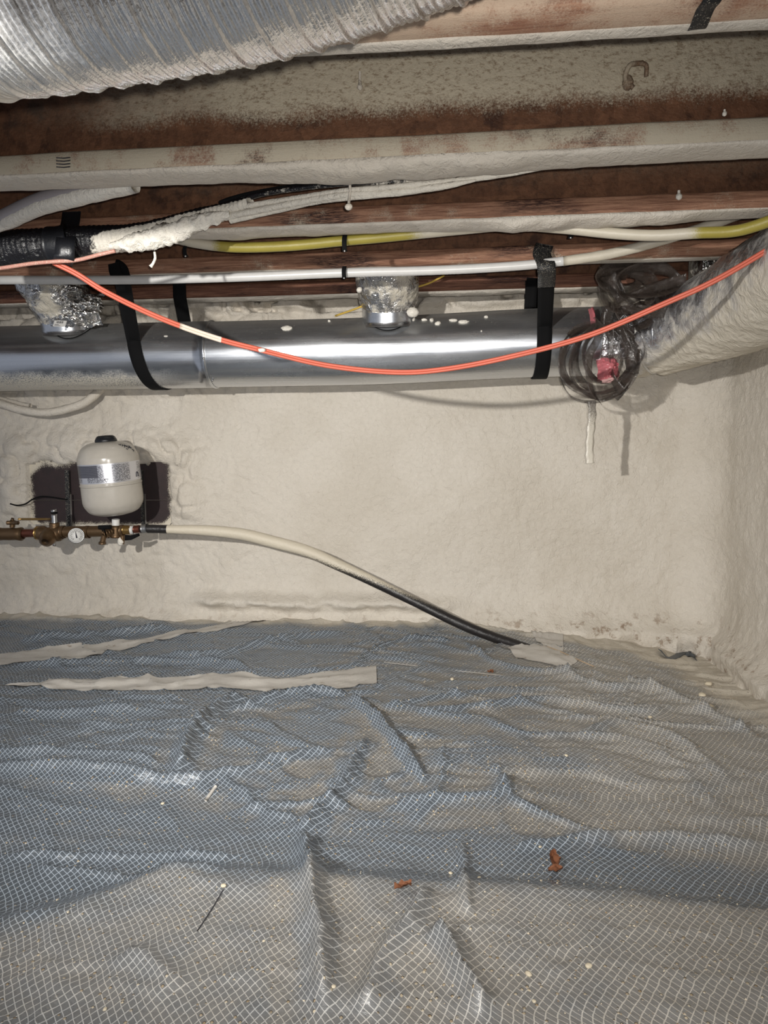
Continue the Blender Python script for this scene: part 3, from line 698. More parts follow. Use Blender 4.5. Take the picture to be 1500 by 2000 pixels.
fb = path_px([(215,480,1.725),(260,474,1.72),(310,462,1.715),(355,448,1.71),(400,432,1.70),(450,418,1.69)], 10)
mk('foam_crust', *tube(fb, [.006, .020, .024, .022, .016, .008], 18, fn=lambda tt, aa, rr, P: rr*(1+.55*fbm(tt*60, np.cos(aa)*2, np.sin(aa)*2, 4, 15)), step=.003), M['foam_pale'], t)
cables = [([(430,412,1.70),(520,396,1.66),(600,384,1.62),(680,372,1.58),(760,366,1.56),(860,356,1.55),(960,344,1.54),(1060,330,1.52)], .0065, 'bundle', 1.0),
          ([(440,424,1.70),(520,408,1.66),(600,392,1.62),(680,380,1.58),(760,377,1.565),(850,366,1.55),(930,352,1.54)], .0075, 'bundle', 1.1),
          ([(430,404,1.71),(500,382,1.68),(580,368,1.63),(680,358,1.58),(760,356,1.565),(860,352,1.555)], .0060, 'bundle', .5),
          ([(450,432,1.70),(540,412,1.67),(620,394,1.62),(690,386,1.58),(760,380,1.565),(840,372,1.555)], .0055, 'bundle', 1.1),
          ([(430,396,1.72),(480,380,1.70),(560,366,1.65),(640,358,1.60),(690,352,1.58)], .0050, 'black', 0)]
for pts, r, m, cv in cables:
    V, F, tt, aa = tube(path_px(pts, 12), [r*1.1]*2+[r]*12+[r*.8, r*.3], 10, fn=lambda tt, aa, rr, P: rr*(1+.16*fbm(tt*45, np.cos(aa), np.sin(aa), 3, int(r*9000))), step=.005, ret=True)
    mk('cable', V, F, M[m], t, True, None, dict(cov=np.full(len(V), cv)-.55*ss(.35, .95, np.cos(aa))+.3*fbm(V[:, 0]*9, V[:, 2]*9, 0, 3, 77)))
a = pY(683, 352, 1.56); b = pY(681, 398, 1.56)
tie = mk('cable_tie', *join(tube(np.array([a, (a+b)/2+np.array([.003, -.006, 0]), b]), .003, 8), blob(pY(681, 404, 1.555), (.0085, .008, .007), 3, 12, .1)), M['foam'], t); tie['label'] = 'foamed tie hanging with a round foam drop'
mk('tape_wrap', *tube(path_px([(100,480,1.755),(125,478,1.755),(142,474,1.757)], 4), .045, 24, fn=lambda tt, aa, rr, P: rr+.002*fbm(tt*60, aa*1.2, 0, 2, 4)), M['black_rubber'], t)
P = smoothpath([pY(140,414,1.822), pY(138,432,1.80), pY(134,448,1.77), pY(128,470,1.705), pY(126,500,1.70), pY(122,514,1.72)], 8)
mk('hanger_band', *ribbon(P, (1, .2, 0), .045, .003), M['black_rubber'], t)
# foam icicle
a = pY(302, 492, 1.74); mk('foam_drip', *tube(smoothpath([a, pY(303, 505, 1.74), pY(298, 516, 1.74), pY(294, 521, 1.74)], 5), [.003, .0035, .0035, .005], 8), M['foam_pale'], t)

# orange cable, in three stretches
orP = path_px([(104,512,1.72),(150,535,1.74),(210,572,1.77),(310,620,1.83),(420,660,1.89),(515,685,1.93),(640,714,1.97),(770,727,1.99),(870,721,1.99),(1000,696,1.97),(1150,655,1.93),(1300,592,1.87),(1400,546,1.83),(1530,470,1.78)], 16)
t = thing('orange_cable', orP[0], 'orange cable sagging in a long curve in front of the metal duct', 'cable')
q = (orP-CAM); ox = 750+FPX*(q@rt)/(q@fw)
def seg(lo, hi): i = np.where((ox >= lo) & (ox <= hi))[0]; return orP[max(i[0]-1, 0):i[-1]+2]
two = lambda P, r: join(tube(P+np.array([0, 0, r*.8]), r, 8), tube(P-np.array([0, .002, r*.8]), r, 8))
mk('jacket', *two(seg(100, 352), .0042), M['orange'], t); o = mk('dusted_jacket', *two(seg(352, 432), .0044), M['orange_dust'], t); o['label'] = 'stretch whitened by foam mist'
mk('jacket', *two(seg(432, 505), .0042), M['orange'], t); mk('foam_speck', *blob(pY(511, 684, 1.925), (.012, .006, .006), 3, 10), M['foam_pale'], t); mk('jacket', *two(seg(505, 1600), .0042), M['orange'], t)
sp = path_px([(-70,532,1.70),(0,524,1.70),(60,515,1.70),(105,511,1.70),(150,508,1.715),(195,497,1.715),(225,490,1.72)], 8)
tag(mk('pink_cable', *tube(sp, .0048, 10), M['salmon']), 'faded pink cable running along the underside of the black bundle', 'cable')

# yellow house wire behind the sleeve
P = path_px([(655,617,2.50),(700,601,2.55),(760,575,2.60),(830,556,2.58),(868,538,2.55)], 8)
tag(mk('yellow_wire', *tube(P, .0035, 8), M['yellow_wire']), 'thin yellow wire passing behind the foil-wrapped sleeve', 'wire')

# ================================================================= ROUND METAL DUCT
DY, DZ, DR = 2.65, 1.093, .122
xL, xJ, xE = -2.4, pY(395, 690, 2.53)[0], pY(1215, 680, 2.55)[0]
t = thing('metal_duct', (-.8, DY, DZ-DR), 'long round galvanised metal duct hung in black straps under the joists', 'duct')
def dz(x): return DZ+.018*ss(-.4, .4, x)
def ductseg(x0, x1, r, n=40, seg=72):
    xs_ = np.linspace(x0, x1, n); return tube(np.stack([xs_, DY+0*xs_, dz(xs_)], -1), r, seg, fn=lambda tt, aa, rr, P: rr+.0007*fbm(tt*5, np.cos(aa)*2, np.sin(aa)*2, 2, 6))
mk('pipe_section', *ductseg(xL, xJ, DR), M['galv'], t); mk('pipe_section', *ductseg(xJ-.03, xE, DR-.0022), M['galv'], t)
P, _ = resample(np.array([[xJ-.004, DY, dz(xJ)], [xJ+.010, DY, dz(xJ)]]), .002)
mk('crimp_bead', *tube(P, [DR-.002, DR+.003, DR+.0035, DR-.001], 72), M['galv'], t)
for px, py in ((415, 743), (398, 700)):
    a = pY(px, py, DY-.118 if py < 720 else DY-.07); d = np.array([0, a[1]-DY, a[2]-DZ]); d /= np.linalg.norm(d); a = np.array([a[0], DY, dz(a[0])])+d*(DR+.0005)
    mk('screw', *lathe([(0, 0), (.0045, 0), (.0045, .002), (.003, .004), (0, .004)], 10, orient(a, d)), M['steel'], t)
# start collars and saddles
def on_duct(x, ang, r=0): return np.array([x, DY-math.sin(ang)*(DR+r), dz(x)+math.cos(ang)*(DR+r)])
def saddle(xc, w, a0, a1):
    n, m = 30, 16; V = []
    for i in range(n):
        for j in range(m):
            u = -1+2*i/(n-1); v_ = j/(m-1); hw = math.sqrt(max(0, 1-u*u))**.8; V.append(on_duct(xc+u*w, a0+(a1-a0)*v_*hw, .0025))
    return np.array(V), grid(n, m)
for px in (760, 140):
    xc = pY(px, 612, DY-.08)[0]; v, f = saddle(xc, .085, .15, 1.12); mk('saddle_flange', v, f, M['galv'], t)
    bpth = np.array([on_duct(xc+u*.085, .15+.97*math.sqrt(max(0, 1-u*u))**.8, .003) for u in np.linspace(-1, 1, 40)])
    mk('sealant_bead', *tube(bpth, .0018, 6), M['black'], t)
# foam specks stuck on the duct
rs = random.Random(4)
for px, py, w_, h_ in ((560,640,.040,.024),(640,600,.01,.006),(884,622,.03,.012),(905,630,.04,.014),(855,632,.022,.016),(843,617,.014,.018),(950,612,.014,.010),(828,614,.022,.009),(327,662,.016,.005),(940,652,.006,.005),(805,606,.02,.022)):
    a = pY(px, py, DY-.095); d = np.array([0, a[1]-DY, a[2]-dz(a[0])]); d /= np.linalg.norm(d); q = np.array([a[0], DY, dz(a[0])])+d*(DR-.001)
    Vb, Fb = blob((0, 0, 0), (w_*.5, h_*.5, .005), px, 14, .5); Mx = np.stack([[1, 0, 0], np.cross(d, [1, 0, 0]), d], 1)
    mk('foam_blob', Vb@Mx.T+q, Fb, M['foam_pale'], t)
# foil wrapped sleeves rising to the floor above
def sleeve(px, label, r, top, tilt=0, mess=1.0):
    xc = pY(px, 605, DY-.08)[0]; a = on_duct(xc, .36, .048); c0 = on_duct(xc, .50, -.03); b = np.array([xc+tilt, 2.462, top])
    P = smoothpath([a, a+(b-a)*.35, a+(b-a)*.7, b, b+np.array([0, -.005, .10])], 12)
    t = thing('duct_sleeve', a, label, 'duct')
    cp = np.linspace(c0, a+(a-c0)*.15, 6); mk('sheet_collar', *tube(cp, r*.84, 48), M['galv'], t)
    def fn(tt, aa, rr, P):
        r_ = rr*(.93+.09*ss(.03, .07, tt)+.02*np.sin(tt*60))
        return r_*(1+.055*mess*fbm(aa*2.2+tt*6, tt*26, 0, 4, px))*(1-.03*mess*np.abs(vn(np.cos(aa)*5, tt*30+np.sin(aa)*5, 0, px+1)))
    mk('foil_jacket', *tube(P, r, 64, fn=fn, step=.004), M['foil_s'] if 'foil_s' in M else M['foil'], t)
    return t, xc
def cov_s(s, p):
    x = s.sep(p); return s.step(s.math('ADD', s.noise(p, 14, 4, .6), s.math('MULTIPLY', s.noise(p, 220, 2, .8), .3)), .60, .76)
M['foil_s'] = m_foil('foil_sleeve_dusted', cov_s, (.55, .54, .53), .16, 1.0, 1.0, (.52, .48, .40))
st, xc = sleeve(758, 'foil-wrapped duct sleeve rising from the middle of the metal duct', .112, 1.47)
mk('foam_blob', *blob(pY(806, 610, 2.50), (.021, .016, .017), 5, 16, .2), M['foam_pale'], st)
mk('foam_blob', *blob(pY(702, 566, 2.40), (.010, .008, .009), 6, 12, .2), M['foam_pale'], st)
st2, xc2 = sleeve(125, 'crumpled foil sleeve with barcode sticker on the left end of the duct', .115, 1.46, -.04, 2.0)
stt = pY(117, 632, 2.392)
v, f = box((-.022, -.001, -.012), (.022, .001, .012)); Rm = np.array((Matrix.Rotation(R_(3), 3, 'Y') @ Matrix.Rotation(R_(-28), 3, 'X')))
stk = mk('barcode_sticker', v@Rm.T+stt, f, M['white'], st2, False)
bars = [box((-.013+i*.0028, -.0016, .000), (-.013+i*.0028+(.0016 if i % 3 else .0008), -.0008, .009)) for i in range(9)]+[box((-.017, -.0016, -.006), (-.002, -.0008, -.0045)), box((-.017, -.0016, -.0095), (.004, -.0008, -.0085))]
v, f = join(*bars); mk('barcode', v@Rm.T+stt, f, M['ink'], stk, False)
# loose crumpled foil flap at the left sleeve
def crumple(c, w_, h_, seed, nrm_=(0, -1, .3), amp=.02, n=44):
    N = Vector(nrm_).normalized(); Uv = Vector((1, 0, .1)).normalized(); Vvv = N.cross(Uv).normalized()
    a, b = np.meshgrid(np.linspace(-1, 1, n), np.linspace(-1, 1, n), indexing='ij')
    ed = 1+.18*fbm(a*2, b*2, 0, 3, seed); d = amp*(1-np.abs(fbm(a*2.6, b*3.2, 0, 4, seed+1))*3)
    V = np.array(c)+(a*ed*w_)[..., None]*np.array(Uv)+(b*ed*h_)[..., None]*np.array(Vvv)+d[..., None]*np.array(N)-((a*a+b*b)*.03)[..., None]*np.array(N)
    return V.reshape(-1, 3), grid(n, n)
M['foil_dark'] = m_foil('foil_flap', None, (.50, .49, .47), .14, 1.0, 1.2)
mk('foil_flap', *crumple(pY(135, 600, 2.50), .105, .060, 21), M['foil_dark'], st2)
mk('foil_flap', *crumple(pY(100, 572, 2.47), .095, .045, 25, (-.1, -1, 0)), M['foil_dark'], st2)

# ================================================================= DUCT STRAPS
def duct_strap(label, pf, pm, pb, pu, wd):
    """pf: pixel of front top, pm: pixel leaving the duct bottom, pb: back leg top pixel"""
    A = pY(pf[0], pf[1], J[4]-.006); xb = pY(pm[0], pm[1], DY-.05)[0]; xm = pY(pu[0], pu[1], DY-.11)[0]
    B = pY(pb[0], pb[1], J[5]-.005); rr = DR+.0035
    pts = [A+np.array([-.003, .004, .012]), A]
    pts.append(on_duct(xm, R_(72), .0035)); n = 24
    for k in range(1, n+1):
        an = R_(72)+(R_(322)-R_(72))*k/n; x = xm+(xb-xm)*min(1, (k/n)*2.1)**.9+(B[0]-xb)*max(0, (k/n-.5))*1.6; pts.append(on_duct(x, an, .0035))
    pts += [np.array([B[0], J[5]-.006, 1.30]), B]
    pts = pts[:2]+[(pts[1]*.5+pts[2]*.5)+np.array([0, .0, 0])]+pts[2:]
    t = thing('duct_strap', A, label, 'strap', 'black straps carrying the metal duct')
    P = np.array(pts); P, _ = resample(P, .008)
    W = np.gradient(P, axis=0); Wd = np.cross(W, np.cross([1, 0, 0.0], W)); Wd = np.tile([1.0, 0, 0], (len(P), 1))
    mk('webbing', *ribbon(P, Wd, wd, .003), M['black'], t)
    return t, A, B
t1, A, B = duct_strap('left black webbing strap slung under the metal duct, twisted to the right', (240, 553), (303, 750), (350, 549), (262, 640), .049)
a = pY(234, 520, J[4]-.010); mk('knotted_end', *join(ribbon(smoothpath([a+np.array([-.016, 0, .006]), a+np.array([.0, -.006, 0]), a+np.array([.014, -.008, -.014]), a+np.array([.022, -.012, -.036])], 8), (.6, 0, .9), .034, .004), blob(a+np.array([.026, -.008, -.036]), (.014, .008, .010), 4), ribbon(smoothpath([a+np.array([-.016, -.006, .008]), a+np.array([-.01, -.012, -.02]), a+np.array([.006, -.012, -.05])], 6), (1, 0, .3), .038, .003)), M['black'], t1)
a = pY(343, 536, J[5]-.012); mk('buckle', *join(ribbon(smoothpath([a+np.array([-.008, -.004, .020]), a+np.array([-.006, -.016, -.004]), a+np.array([.006, -.010, -.022])], 6), (1, 0, 0), .020, .004), ribbon(smoothpath([a+np.array([.02, .0, -.018]), a+np.array([.018, -.006, -.03])], 5), (1, 0, 0), .050, .004)), M['black'], t1)
t2, A, B = duct_strap('right black webbing strap hanging straight down over the metal duct', (1068, 530), (1057, 736), (1040, 548), (1063, 640), .050)
A2 = pY(1066, 528, J[4]-.008)
P = smoothpath([pY(1064, 478, J[4]-.006), pY(1058, 496, J[4]-.026), pY(1066, 515, J[4]-.060), pY(1068, 535, J[4]-.045), pY(1067, 560, J[4]+.045)], 8)
o = mk('speckled_top', *ribbon(P, (1, 0, 0), .052, .0035), M['black_speck'], t2); o['label'] = 'top fold speckled with foam'
a = pY(1040, 572, J[5]-.012); mk('buckle', *ribbon(smoothpath([a+np.array([.0, 0, .05]), a+np.array([-.006, -.014, .0]), a+np.array([-.008, -.006, -.05])], 6), (1, 0, 0), .040, .006), M['black'], t2)

# ================================================================= INSULATED ELBOW AT RIGHT
EP = smoothpath([(xE-.07, DY, dz(xE)), (xE+.03, DY, 1.105), (.63, 2.64, 1.108), (.735, 2.52, 1.118), (.81, 2.33, 1.140), (.85, 2.10, 1.158), (.86, 1.85, 1.165), (.86, 1.6, 1.165)], 14)
t = thing('insulated_elbow', EP[20], 'foil-jacketed insulated duct elbow coated in cream foam at the right corner', 'duct')
tie_s = [.095, .205]
def efn(tt, aa, rr, P):
    r_ = rr.copy()
    for s0 in tie_s:
        d = np.abs(tt-s0); r_ *= 1-.10*np.exp(-(d/.018)**2); r_ += .007*np.exp(-(d/.07)**2)*(1-np.abs(np.sin(aa*9+2*vn(aa*2, tt*8, 0, 3)))*1.3)*ss(.004, .02, d)
    r_ += .010*fbm(np.cos(aa)*2+tt*2, np.sin(aa)*2+tt*5, tt*4, 4, 44)
    r_ += .0022*(1-np.abs(fbm(np.cos(aa)*4, tt*9+np.sin(aa)*4, 0, 3, 45))*3)
    return r_
L = np.array([.118, .126, .128, .138, .142, .144, .142, .140])
mk('foil_jacket', *tube(EP, L, 84, fn=efn, step=.005), M['foil_elbow'], t)
ep, et = resample(EP, .005); T_, N_, B_ = frames(ep)
for s0, tl in ((.205, .018), (.095, .012)):
    i = int(s0/.005); a = np.linspace(0, 2*math.pi, 60); rad = .1225
    P = np.array([ep[i]+N_[i]*math.cos(q)*rad+B_[i]*math.sin(q)*rad+T_[i]*tl*math.sin(q) for q in a]); mk('zip_tie', *ribbon(P, T_[i], .0085, .003), M['white_tie'], t)
for px, py, w_, h_, Yd in ((1383,570,.026,.017,2.26),(1415,590,.022,.020,2.22),(1352,592,.020,.014,2.33),(1440,610,.013,.017,2.13),(1424,560,.012,.010,2.17),(1404,566,.009,.009,2.2),(1368,588,.007,.007,2.3)):
    mk('foam_blob', *blob(pY(px, py, Yd-.005), (w_*.62, .012, h_*.7), px, 14, .12), M['foam_pale'], t)
# sheet metal boot behind the elbow
a = pY(1405, 505, 2.42)
v, f = box((a[0]-.05, 2.42, a[2]-.05), (a[0]+.075, 2.56, a[2]+.19)); tag(mk('duct_boot', v, f, M['foil_s'], None, False), 'square foil-faced duct boot above the insulated elbow', 'duct boot')
o = None

# ================================================================= PLASTIC FILM COILS
def loop_ribbon(c, rx, rz, Y, n=64, jit=.012, seed=0, wd=.02, turns=1.0, tilt=0):
    rs = np.random.RandomState(seed); a = np.linspace(0, 2*math.pi*turns, int(n*turns))+rs.rand()*6
    k = 1+.10*vn(a*.9, 0*a+seed, 0, seed); X_ = c[0]+np.cos(a)*rx*k; Z_ = c[2]+np.sin(a)*rz*k
    Y_ = Y+jit*vn(a*.8, 0*a, 0, seed+5)+tilt*np.cos(a)
    P = np.stack([X_, Y_, Z_], -1); W = np.stack([.75*np.cos(a+.6*vn(a, 0*a, 0, seed)), -.75+0*a+.5*vn(a*.7, 0*a, 0, seed+9), .75*np.sin(a)], -1)
    return ribbon(P, W, wd*(1+.35*vn(a*1.3, 0*a, 0, seed+2)), .0012)
c1 = pY(1172, 705, 2.49)
t = thing('film_coil', c1, 'coil of smoky clear plastic strip hanging in front of the duct end, pink scraps inside', 'plastic coil')
for i, (dx, dzz, rx, rz, wd) in enumerate([(0, 0, .118, .125, .030), (.012, -.008, .106, .120, .026), (-.004, .006, .124, .118, .020), (.02, .014, .094, .108, .028), (.035, .03, .085, .092, .024), (-.01, -.012, .112, .132, .018)]):
    mk('film_loop', *loop_ribbon(c1+np.array([dx, 0, dzz]), rx, rz, 2.49+.006*i, seed=i+1, wd=wd), M['film'], t)
for i, pts in enumerate([[(1192,600),(1186,640),(1188,690),(1198,740),(1215,765)], [(1205,598),(1212,640),(1232,690),(1240,730)], [(1180,610),(1168,660),(1150,700),(1155,760),(1175,790)], [(1215,600),(1245,640),(1258,690),(1230,730)], [(1190,590),(1195,650),(1192,700)], [(1160,620),(1186,650),(1214,700),(1200,750)]]):
    P = smoothpath([pY(a_, b_, 2.48+.012*math.sin(i+k)) for k, (a_, b_) in enumerate(pts)], 10); mk('film_fold', *ribbon(P, np.stack([np.cos(np.linspace(i, i+2.5, len(P))), np.sin(np.linspace(i, i+2.5, len(P))), 0*P[:, 0]], -1), .034-.004*i, .0012), M['film'], t)
mk('pink_scrap', *crumple(pY(1192, 718, 2.475), .034, .036, 51, (0, -1, 0), .010, 24), M['pink'], t)
mk('pink_scrap', *crumple(pY(1162, 624, 2.50), .009, .045, 52, (0, -1, 0), .005, 16), M['pink'], t)
mk('pink_scrap', *crumple(pY(1196, 740, 2.48), .026, .010, 53, (0, -1, 0), .006, 16), m_plain('pale_pink_film', (.66, .40, .38), .4), t)
P = smoothpath([pY(1155, 782, 2.50), pY(1157, 810, 2.50), pY(1154, 845, 2.50), pY(1152, 880, 2.50), pY(1153, 905, 2.50)], 10)
o = mk('hanging_strip', *ribbon(P, np.stack([1+0*P[:, 0], .35*np.sin(np.linspace(0, 3, len(P))), 0*P[:, 0]], -1), .027+.003*np.sin(np.arange(len(P))*.8), .0015), M['strip'], t); o['label'] = 'straight tail whitened with overspray'
c2 = pY(1245, 558, 2.36)
t = thing('film_tangle', c2, 'dark tangle of plastic strip looped above the orange cable near the right joists', 'plastic tangle')
for i, (px, py, rx, rz, wd) in enumerate([(1245,545,.13,.050,.04),(1265,560,.105,.062,.035),(1225,565,.085,.055,.04),(1290,585,.075,.050,.03),(1215,535,.07,.035,.035),(1250,600,.07,.055,.03),(1310,572,.045,.045,.022)]):
    mk('film_loop', *loop_ribbon(pY(px, py, 2.36), rx, rz, 2.35+.01*i, seed=i+31, wd=wd, tilt=.03), M['film'], t)
for i, pts in enumerate([[(1215,590),(1205,560),(1182,525)], [(1200,600),(1240,580),(1290,560),(1340,545)], [(1188,540),(1230,600),(1300,610)]]):
    P = smoothpath([pY(a_, b_, 2.36) for a_, b_ in pts], 10); mk('film_fold', *ribbon(P, (.3, -.6, .8), .04, .0012), M['film'], t)

# ================================================================= FLEXIBLE SILVER DUCT
FP = smoothpath([(-1.9, .80, 1.310), (-1.2, .80, 1.302), (-.75, .795, 1.298), (-.42, .78, 1.305), (-.18, .755, 1.318), (.04, .70, 1.345), (.24, .58, 1.385), (.40, .40, 1.43), (.46, .10, 1.45)], 16)
def flexfn(tt, aa, rr, P):
    ph = tt+aa/(2*math.pi)*.037
    wire = np.exp(-((np.mod(ph/.037, 1)-.5)/.085)**2)
    rb = np.abs(np.sin(ph*math.pi/.0074))**.7
    return rr+.0030*wire+.0026*rb+.0022*fbm(tt*9, np.cos(aa)*2.5, np.sin(aa)*2.5, 3, 19)+.0011*vn(tt*120, aa*9, 0, 20)
fp = FP; tl = np.r_[0, np.cumsum(np.linalg.norm(np.diff(fp, axis=0), axis=1))]; i0 = int(np.searchsorted(tl, .6))
tag(mk('flexible_duct', *tube(fp[i0:], .150, 150, fn=flexfn, step=.0013), M['flex']), 'big silver corrugated flexible duct crossing the upper left corner', 'duct')

# ================================================================= BACKING BOARD, TANK, MANIFOLD
nb = 90; n2 = 50; V = []; cv = []
t = thing('backing_board', ((bx0+bx1)/2, WY, bz0), 'dark board left bare of foam behind the cream tank', 'board')
zm = pY(200, 977, 2.9)[2]
for z0, z1 in ((bz0-.03, zm-.0015), (zm+.0015, bz1+.03)):
    a, b = np.meshgrid(np.linspace(bx0-.04, bx1+.04, nb), np.linspace(z0, z1, n2), indexing='ij')
    ex = np.minimum(a-bx0, bx1-a); ez = np.minimum(a*0+bz1-b, b-bz0); 
    cvr = .62*ss(.045, -.012, ex)+.62*ss(.06, -.01, bz1-b)*ss(.6, .2, (a-bx0)/(bx1-bx0))+.62*ss(.04, -.012, b-bz0)
    Vf = np.stack([a, 0*a+2.893, b], -1).reshape(-1, 3); Vb = Vf+np.array([0, .02, 0]); F = grid(nb, n2); m = len(Vf)
    F = F+[tuple(i+m for i in q[::-1]) for q in F]
    o = mk('plank', np.vstack([Vf, Vb]), F, M['board'], t, False, None, dict(cov=np.r_[cvr.ravel(), cvr.ravel()]))
for px, w_ in ((131, .018), (276, .012)):
    a = pY(px, 918, 2.875); b = pY(px+4, 1028, 2.875); mk('bracket_strip', *ribbon(np.array([a, (a+b)/2, b]), (1, 0, 0), w_, .010), M['black_speck'], t, False)
    a = a+np.array([.020, -.0, 0]); b = b+np.array([.020, 0, 0]); mk('bracket_rod', *tube(np.array([pY(px+7, 965, 2.86), pY(px+9, 1030, 2.86)]), .0032, 8), m_plain('grey_rod', (.14, .13, .12), .5), t)
P = path_px([(20,984,2.83),(34,987,2.83),(50,984,2.84),(64,975,2.855),(80,970,2.862),(100,971,2.87),(132,976,2.87)], 8)
tag(mk('black_wire', *tube(P, .0030, 8), M['black']), 'thin black wire curling out of the foam left of the tank', 'wire')

tb = pY(225, 1006, 2.645); tt_ = pY(207, 862, 2.625); ax = tt_-tb; Lh = np.linalg.norm(ax); Mx = orient(tb, ax)
t = thing('expansion_tank', tb, 'cream steel expansion tank with silver label and black cap, leaning slightly left', 'tank')
R0 = .1115; Hh = Lh
prof = [(.012, .0), (.05, .003), (.085, .014), (.102, .032), (R0, .058), (R0, .118), (R0+.0022, .121), (R0+.0022, .127), (R0, .130), (R0, Hh-.072), (R0-.004, Hh-.050), (.095, Hh-.025), (.072, Hh-.008), (.045, Hh-.001), (.02, Hh)]
pr = []
P3 = smoothpath([(a_, 0, b_) for a_, b_ in prof], 4); pr = [(max(q[0], .001), q[2]) for q in P3]
body = mk('tank_body', *lathe(pr, 72, Mx), M['tank'], t)
cap = mk('valve_cap', *lathe([(.001, Hh-.004), (.041, Hh-.003), (.040, Hh+.006), (.033, Hh+.018), (.026, Hh+.022), (.001, Hh+.023)], 32, Mx), M['black_rubber'], t)
seg = 72; hz = np.linspace(Hh-.150, Hh-.078, 6); V = []; uv = []
to_cam = Vector(tuple(CAM-tb)); loc = Mx.to_3x3().inverted() @ to_cam; a0 = math.atan2(loc.y, loc.x)
for h in hz:
    for k in range(seg):
        a = a0-2.0+4.0*k/(seg-1); rr = R0+.0007; q = Mx @ Vector((rr*math.cos(a), rr*math.sin(a), h)); V.append(tuple(q)); uv.append((k/(seg-1), (h-hz[0])/(hz[-1]-hz[0])))
lb = mk('label_band', V, grid(6, seg), M['label'], t, True, uv)
def on_tank(a, h, r=R0+.0012): return np.array(Mx @ Vector((r*math.cos(a0+a), r*math.sin(a0+a), h)))
arch = np.array([on_tank(1.02+.055*math.cos(q), Hh-.133+.012*max(math.sin(q), 0)-(.006 if q in (-.3, math.pi+.3) else 0)) for q in [-.3]+list(np.linspace(0, math.pi, 10))+[math.pi+.3]])
mk('arch_logo', *tube(arch, .0018, 6), M['ink'], lb)
tri = np.array([on_tank(-.20, Hh-.134), on_tank(-.08, Hh-.134), on_tank(-.14, Hh-.146), on_tank(-.20, Hh-.134)]); mk('triangle_mark', *tube(tri, .0012, 6), M['ink'], lb)
# handwriting on the shoulder
def shoulder(a, k):
    z = Hh-.010-k*.05; r = np.interp(z, [q[1] for q in pr], [q[0] for q in pr])+.0012; return np.array(Mx @ Vector((r*math.cos(a0+a), r*math.sin(a0+a), z)))
strokes = [[(.55, .05), (.60, .12), (.66, .06)], [(.64, .20), (.70, .10), (.76, .22), (.70, .30)], [(.80, .12), (.84, .32), (.90, .20)], [(.86, .40), (.93, .30), (1.0, .44)], [(.98, .22), (1.04, .42)], [(.74, .40), (.80, .48)], [(1.04, .50), (1.12, .60), (1.06, .66)]]
for s_ in strokes: mk('marker_stroke', *tube(np.array([shoulder(a, k) for a, k in s_]), .0016, 5), M['ink'], body)

MY = 2.645
def mp(px, py, dy=0): return pY(px, py, MY+dy)
t = thing('brass_manifold', mp(140, 1060), 'row of brass valves and fittings with a round gauge under the cream tank', 'pipe manifold')
def cyl(name, a, b, r, mat, par=t, seg=20):
    P = np.array([a, b]); P, _ = resample(P, max(.004, np.linalg.norm(P[1]-P[0])/6)); return mk(name, *tube(P, r, seg), M[mat], par)
cyl('copper_pipe', mp(-80, 1043), mp(80, 1041), .0165, 'copper')
mk('valve_body', *tube(np.array([mp(q, 1043) for q in (-12, -4, 6, 20, 32, 42, 46)]), [.020, .027, .024, .025, .024, .027, .020], 24), M['brass'], t)
cyl('valve_stem', mp(24, 1030), mp(25, 1016), .010, 'brass'); mk('valve_knob', *join(tube(np.array([mp(14, 1021, -.01), mp(36, 1021, -.01)]), .008, 10), tube(np.array([mp(24, 1016), mp(25, 1012)]), .006, 10)), M['brass'], t)
# pressure reducing valve
mk('reducing_valve', *tube(np.array([mp(q, y_) for q, y_ in ((72, 1041), (78, 1041), (84, 1042), (92, 1043), (108, 1043), (116, 1042), (122, 1041))]), [.020, .028, .030, .026, .030, .030, .023], 26), M['brass'], t)
cyl('bright_nut', mp(72, 1041), mp(88, 1041), .0275, 'brass_b', seg=8)
mk('valve_bonnet', *tube(np.array([mp(98, 1044), mp(94, 1050, -.03), mp(90, 1056, -.055), mp(88, 1059, -.065)]), [.030, .032, .026, .014], 20), M['brass'], t)
cyl('adjusting_screw', mp(106, 1052), mp(106, 1066), .006, 'steel')
cyl('valve_neck', mp(107, 1032), mp(106, 1021), .019, 'brass'); cyl('hose_union', mp(107, 1023), mp(106, 1004), .011, 'steel'); cyl('black_ring', mp(106, 1003), mp(106, 1000), .0125, 'black'); cyl('air_vent_tip', mp(106, 1000), mp(105, 995), .011, 'steel')
cyl('brass_lever', mp(36, 1014, -.005), mp(98, 1014, -.005), .0045, 'brass_b')
cyl('main_pipe', mp(112, 1039), mp(228, 1037), .0215, 'brass')
for px in (120, 168, 205): cyl('pipe_collar', mp(px, 1039), mp(px+7, 1039), .0245, 'brass')
# gauge
gc = mp(149, 1046, -.045); gd = CAM-gc; gd = gd/np.linalg.norm(gd)+np.array([-.05, 0, .02]); gd /= np.linalg.norm(gd); gm = orient(gc, gd)
cyl('gauge_stem', mp(150, 1044), gc, .010, 'brass')
gb = mk('gauge_case', *lathe([(.001, -.012), (.027, -.012), (.029, -.006), (.029, .002), (.0265, .003), (.0255, .0005), (.001, .0004)], 40, gm), M['steel'], t)
mk('dial_face', *lathe([(.001, .0006), (.0252, .0006), (.0252, .0012), (.001, .0013)], 40, gm), M['white'], gb)
tk = []
for k in range(17):
    a = R_(-50+k*17.5); r1 = .0165 if k % 2 else .0145; tk.append(tube(np.array([np.array(gm @ Vector((r1*math.cos(a), r1*math.sin(a), .0016))), np.array(gm @ Vector((.0215*math.cos(a), .0215*math.sin(a), .0016)))]), .0007, 5))
mk('dial_ticks', *join(*tk), M['ink'], gb)
